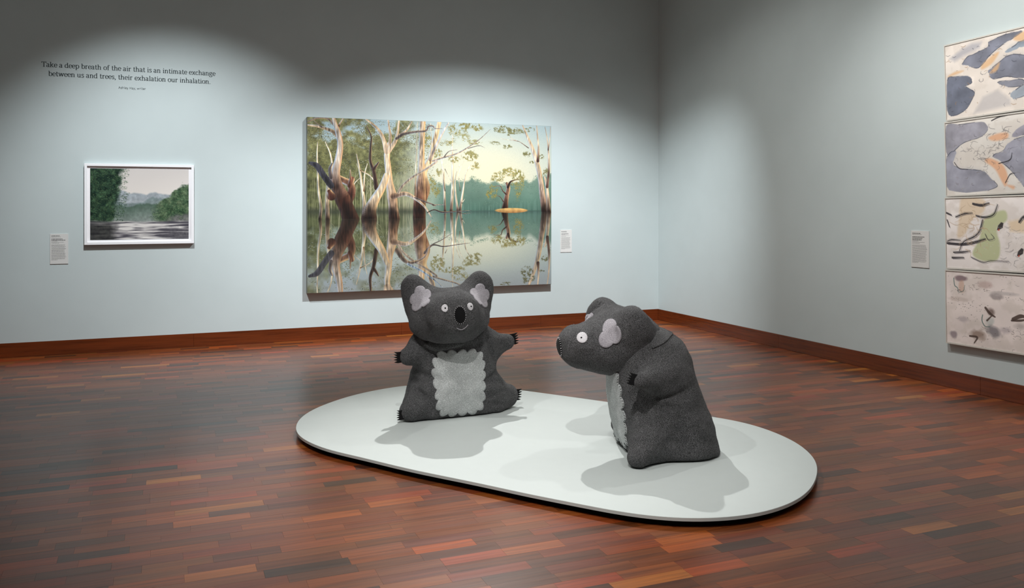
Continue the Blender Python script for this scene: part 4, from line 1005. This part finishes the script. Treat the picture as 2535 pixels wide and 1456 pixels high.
wall_label('wall_label', (ROOM_X, 5.590, .966), 'y', .186, .312, 'white text panel beside the stacked wash drawings', (.78, .66, .6), 3)

# ---------------------------------------------------------------- lettering on the wall
G = {   # strokes on a grid with x-height 1; ('c', points) is curved, ('l', points) straight, ('s', x, y, half width) a serif
 'T': (1.25, [('l',[(.62,0),(.62,1.45)]),('l',[(.08,1.41),(1.16,1.41)]),('s',.62,.03,.26),('v',.08,1.41,.26),('v',1.16,1.41,.26)]),
 'a': (.92, [('c',[(.14,.78),(.22,.95),(.45,.98),(.62,.82),(.63,.5),(.63,.15),(.70,.03),(.86,.06)]),('c',[(.63,.6),(.35,.52),(.12,.36),(.12,.14),(.30,.02),(.50,.08),(.63,.26)])]),
 'k': (1.05, [('l',[(.22,0),(.22,1.45)]),('l',[(.24,.45),(.80,.96)]),('l',[(.42,.62),(.84,.03)]),('s',.22,.03,.2),('s',.12,1.42,.12),('s',.80,.97,.18),('s',.86,.03,.18)]),
 'e': (.88, [('c',[(.14,.52),(.76,.54),(.72,.82),(.46,.98),(.20,.84),(.11,.5),(.20,.15),(.48,.02),(.76,.20)])]),
 'd': (1.05, [('l',[(.78,0),(.78,1.45)]),('c',[(.78,.75),(.62,.95),(.40,.97),(.17,.80),(.11,.5),(.17,.2),(.38,.03),(.62,.07),(.78,.28)]),('s',.68,1.42,.12),('s',.88,.03,.12)]),
 'p': (1.05, [('l',[(.24,-.45),(.24,.97)]),('c',[(.24,.75),(.42,.95),(.64,.97),(.86,.80),(.92,.5),(.86,.2),(.64,.03),(.42,.07),(.24,.26)]),('s',.24,-.43,.2),('s',.14,.95,.12)]),
 'b': (1.05, [('l',[(.24,.03),(.24,1.45)]),('c',[(.24,.75),(.42,.95),(.64,.97),(.86,.80),(.92,.5),(.86,.2),(.64,.03),(.42,.05),(.24,.24)]),('s',.14,1.42,.12)]),
 'r': (.80, [('l',[(.24,0),(.24,.97)]),('c',[(.24,.62),(.36,.90),(.56,.98),(.70,.86)]),('s',.26,.03,.22),('s',.14,.95,.12)]),
 't': (.68, [('l',[(.28,.25),(.28,1.28)]),('c',[(.28,.25),(.33,.05),(.48,.02),(.62,.16)]),('l',[(.08,.94),(.60,.94)])]),
 'h': (1.12, [('l',[(.24,0),(.24,1.45)]),('c',[(.24,.66),(.44,.93),(.66,.95),(.82,.78),(.83,.4),(.83,0)]),('s',.24,.03,.19),('s',.83,.03,.19),('s',.14,1.42,.12)]),
 'o': (.98, [('c',[(.49,.98),(.22,.86),(.11,.5),(.22,.14),(.49,.02),(.76,.14),(.87,.5),(.76,.86),(.49,.98)])]),
 'f': (.70, [('c',[(.66,1.28),(.56,1.43),(.38,1.40),(.30,1.15),(.30,.6),(.30,0)]),('l',[(.08,.94),(.60,.94)]),('s',.32,.03,.22)]),
 'i': (.55, [('l',[(.28,0),(.28,.97)]),('s',.28,.03,.2),('s',.18,.95,.12),('d',.27,1.32)]),
 'l': (.55, [('l',[(.28,0),(.28,1.45)]),('s',.28,.03,.2),('s',.18,1.42,.12)]),
 'n': (1.12, [('l',[(.24,0),(.24,.97)]),('c',[(.24,.66),(.44,.93),(.66,.95),(.82,.78),(.83,.4),(.83,0)]),('s',.24,.03,.19),('s',.83,.03,.19),('s',.14,.95,.12)]),
 'm': (1.66, [('l',[(.24,0),(.24,.97)]),('c',[(.24,.66),(.42,.93),(.62,.95),(.76,.78),(.77,.4),(.77,0)]),('c',[(.77,.66),(.96,.93),(1.16,.95),(1.30,.78),(1.31,.4),(1.31,0)]),('s',.24,.03,.18),('s',.77,.03,.18),('s',1.31,.03,.18),('s',.14,.95,.12)]),
 's': (.78, [('c',[(.64,.78),(.54,.95),(.32,.97),(.16,.80),(.26,.58),(.52,.46),(.66,.26),(.52,.05),(.28,.02),(.12,.20)])]),
 'u': (1.10, [('c',[(.22,.95),(.22,.4),(.28,.12),(.46,.02),(.66,.12),(.80,.34)]),('l',[(.80,0),(.80,.97)]),('s',.13,.95,.12),('s',.71,.95,.12),('s',.90,.03,.12)]),
 'x': (1.02, [('l',[(.16,.96),(.84,.03)]),('l',[(.82,.96),(.18,.03)]),('s',.18,.96,.17),('s',.82,.96,.17),('s',.18,.03,.17),('s',.84,.03,.17)]),
 'c': (.86, [('c',[(.74,.74),(.62,.94),(.44,.98),(.20,.84),(.11,.5),(.20,.15),(.46,.02),(.74,.20)])]),
 'g': (.98, [('c',[(.44,.98),(.20,.88),(.16,.66),(.22,.46),(.44,.38),(.64,.46),(.70,.66),(.64,.88),(.44,.98)]),('c',[(.26,.44),(.16,.28),(.28,.16),(.60,.12),(.80,-.04),(.76,-.30),(.48,-.44),(.18,-.36),(.10,-.16),(.26,.0)]),('c',[(.64,.88),(.76,1.0),(.90,.96)])]),
 'w': (1.48, [('l',[(.14,.96),(.42,.03)]),('l',[(.42,.03),(.72,.96)]),('l',[(.72,.96),(1.0,.03)]),('l',[(1.0,.03),(1.30,.96)]),('s',.16,.96,.17),('s',.72,.96,.15),('s',1.28,.96,.17)]),
 'y': (1.0, [('l',[(.14,.96),(.48,.05)]),('c',[(.84,.96),(.50,.05),(.34,-.36),(.14,-.42)]),('s',.16,.96,.17),('s',.82,.96,.17)]),
 'A': (1.3, [('l',[(.10,.0),(.62,1.45)]),('l',[(.62,1.45),(1.16,0)]),('l',[(.30,.5),(.95,.5)]),('s',.12,.03,.18),('s',1.14,.03,.2)]),
 'H': (1.4, [('l',[(.26,0),(.26,1.42)]),('l',[(1.10,0),(1.10,1.42)]),('l',[(.26,.72),(1.10,.72)]),('s',.26,.03,.2),('s',1.10,.03,.2),('s',.26,1.4,.2),('s',1.10,1.4,.2)]),
 ',': (.45, [('c',[(.22,.08),(.24,-.05),(.12,-.26)]),('d',.2,.06)]), '.': (.45, [('d',.2,.06)]), ' ': (.5, [])}
def lettering(name, text, x0, x1, z, parent, serif=True, height=None):
    thick, thin = (.21, .085) if serif else (.15, .13)
    adv = sum(G[ch][0] for ch in text); u = (x1 - x0) / adv; h = height or u
    V, Fq = [], []; layer = [0]
    line_o = empty(name); line_o.parent = parent; line_o.location = (x0, 0, z)
    def flush(x_at):
        if not V: return
        w = link('word', mesh_np('word', [(p[0] - x_at * u, p[1], p[2]) for p in V], list(Fq), M['lettering']), line_o); w.location = (x_at * u, 0, 0)
        V.clear(); Fq.clear()
    def ribbon(P):
        P = np.array(P, float); T = np.gradient(P, axis=0); T /= np.linalg.norm(T, axis=1)[:, None] + 1e-9
        w = thin + (thick - thin) * np.abs(T[:, 1]) ** 1.5; Nn = np.stack([-T[:, 1], T[:, 0]], 1); n0 = len(V)
        layer[0] += 1; dz = -.0006 - .00004 * (layer[0] % 7)
        for p, n, ww in zip(P, Nn, w):
            for sg in (-1, 1): q = p + n * ww / 2 * sg; V.append((q[0] * u, dz, q[1] * h))
        for i in range(len(P) - 1): Fq.append((n0+2*i, n0+2*i+2, n0+2*i+3, n0+2*i+1))
    x = start = 0
    for ch in text:
        a, st = G[ch]
        if ch == ' ': flush(start); start = x + a
        for q in st:
            if q[0] == 'c': ribbon(catmull(q[1]) + (x, 0))
            elif q[0] == 'l': ribbon(np.linspace(q[1][0], q[1][1], 3) + (x, 0))
            elif q[0] == 's' and serif: ribbon([(x + q[1] - q[3], q[2]), (x + q[1], q[2]), (x + q[1] + q[3], q[2])])
            elif q[0] == 'v' and serif: ribbon([(x + q[1], q[2] + .02), (x + q[1], q[2] - .12), (x + q[1], q[2] - q[3])])
            elif q[0] == 'd':
                t = np.linspace(0, 2 * math.pi, 13)[:-1]; n0 = len(V)
                V.extend([((x + q[1] + .11 * math.cos(k)) * u, -.0007, (q[2] + .11 * math.sin(k)) * h) for k in t]); Fq.append(tuple(range(n0, n0 + 12)))
        x += a
    flush(start)
    return line_o
quote = tag(empty('wall_quotation', (0, ROOM_Y - .0008, 0)), 'dark serif quotation lettering in two lines with small credit beneath, above the framed photograph', 'wall text')
lettering('text_line', 'Take a deep breath of the air that is an intimate exchange', -1.122, .518, 2.879, quote, True, .0345)
lettering('text_line', 'between us and trees, their exhalation our inhalation.', -1.062, .470, 2.790, quote, True, .0345)
lettering('text_line', 'Ashley Hay, writer', -.4255, -.165, 2.694, quote, False, .0165)
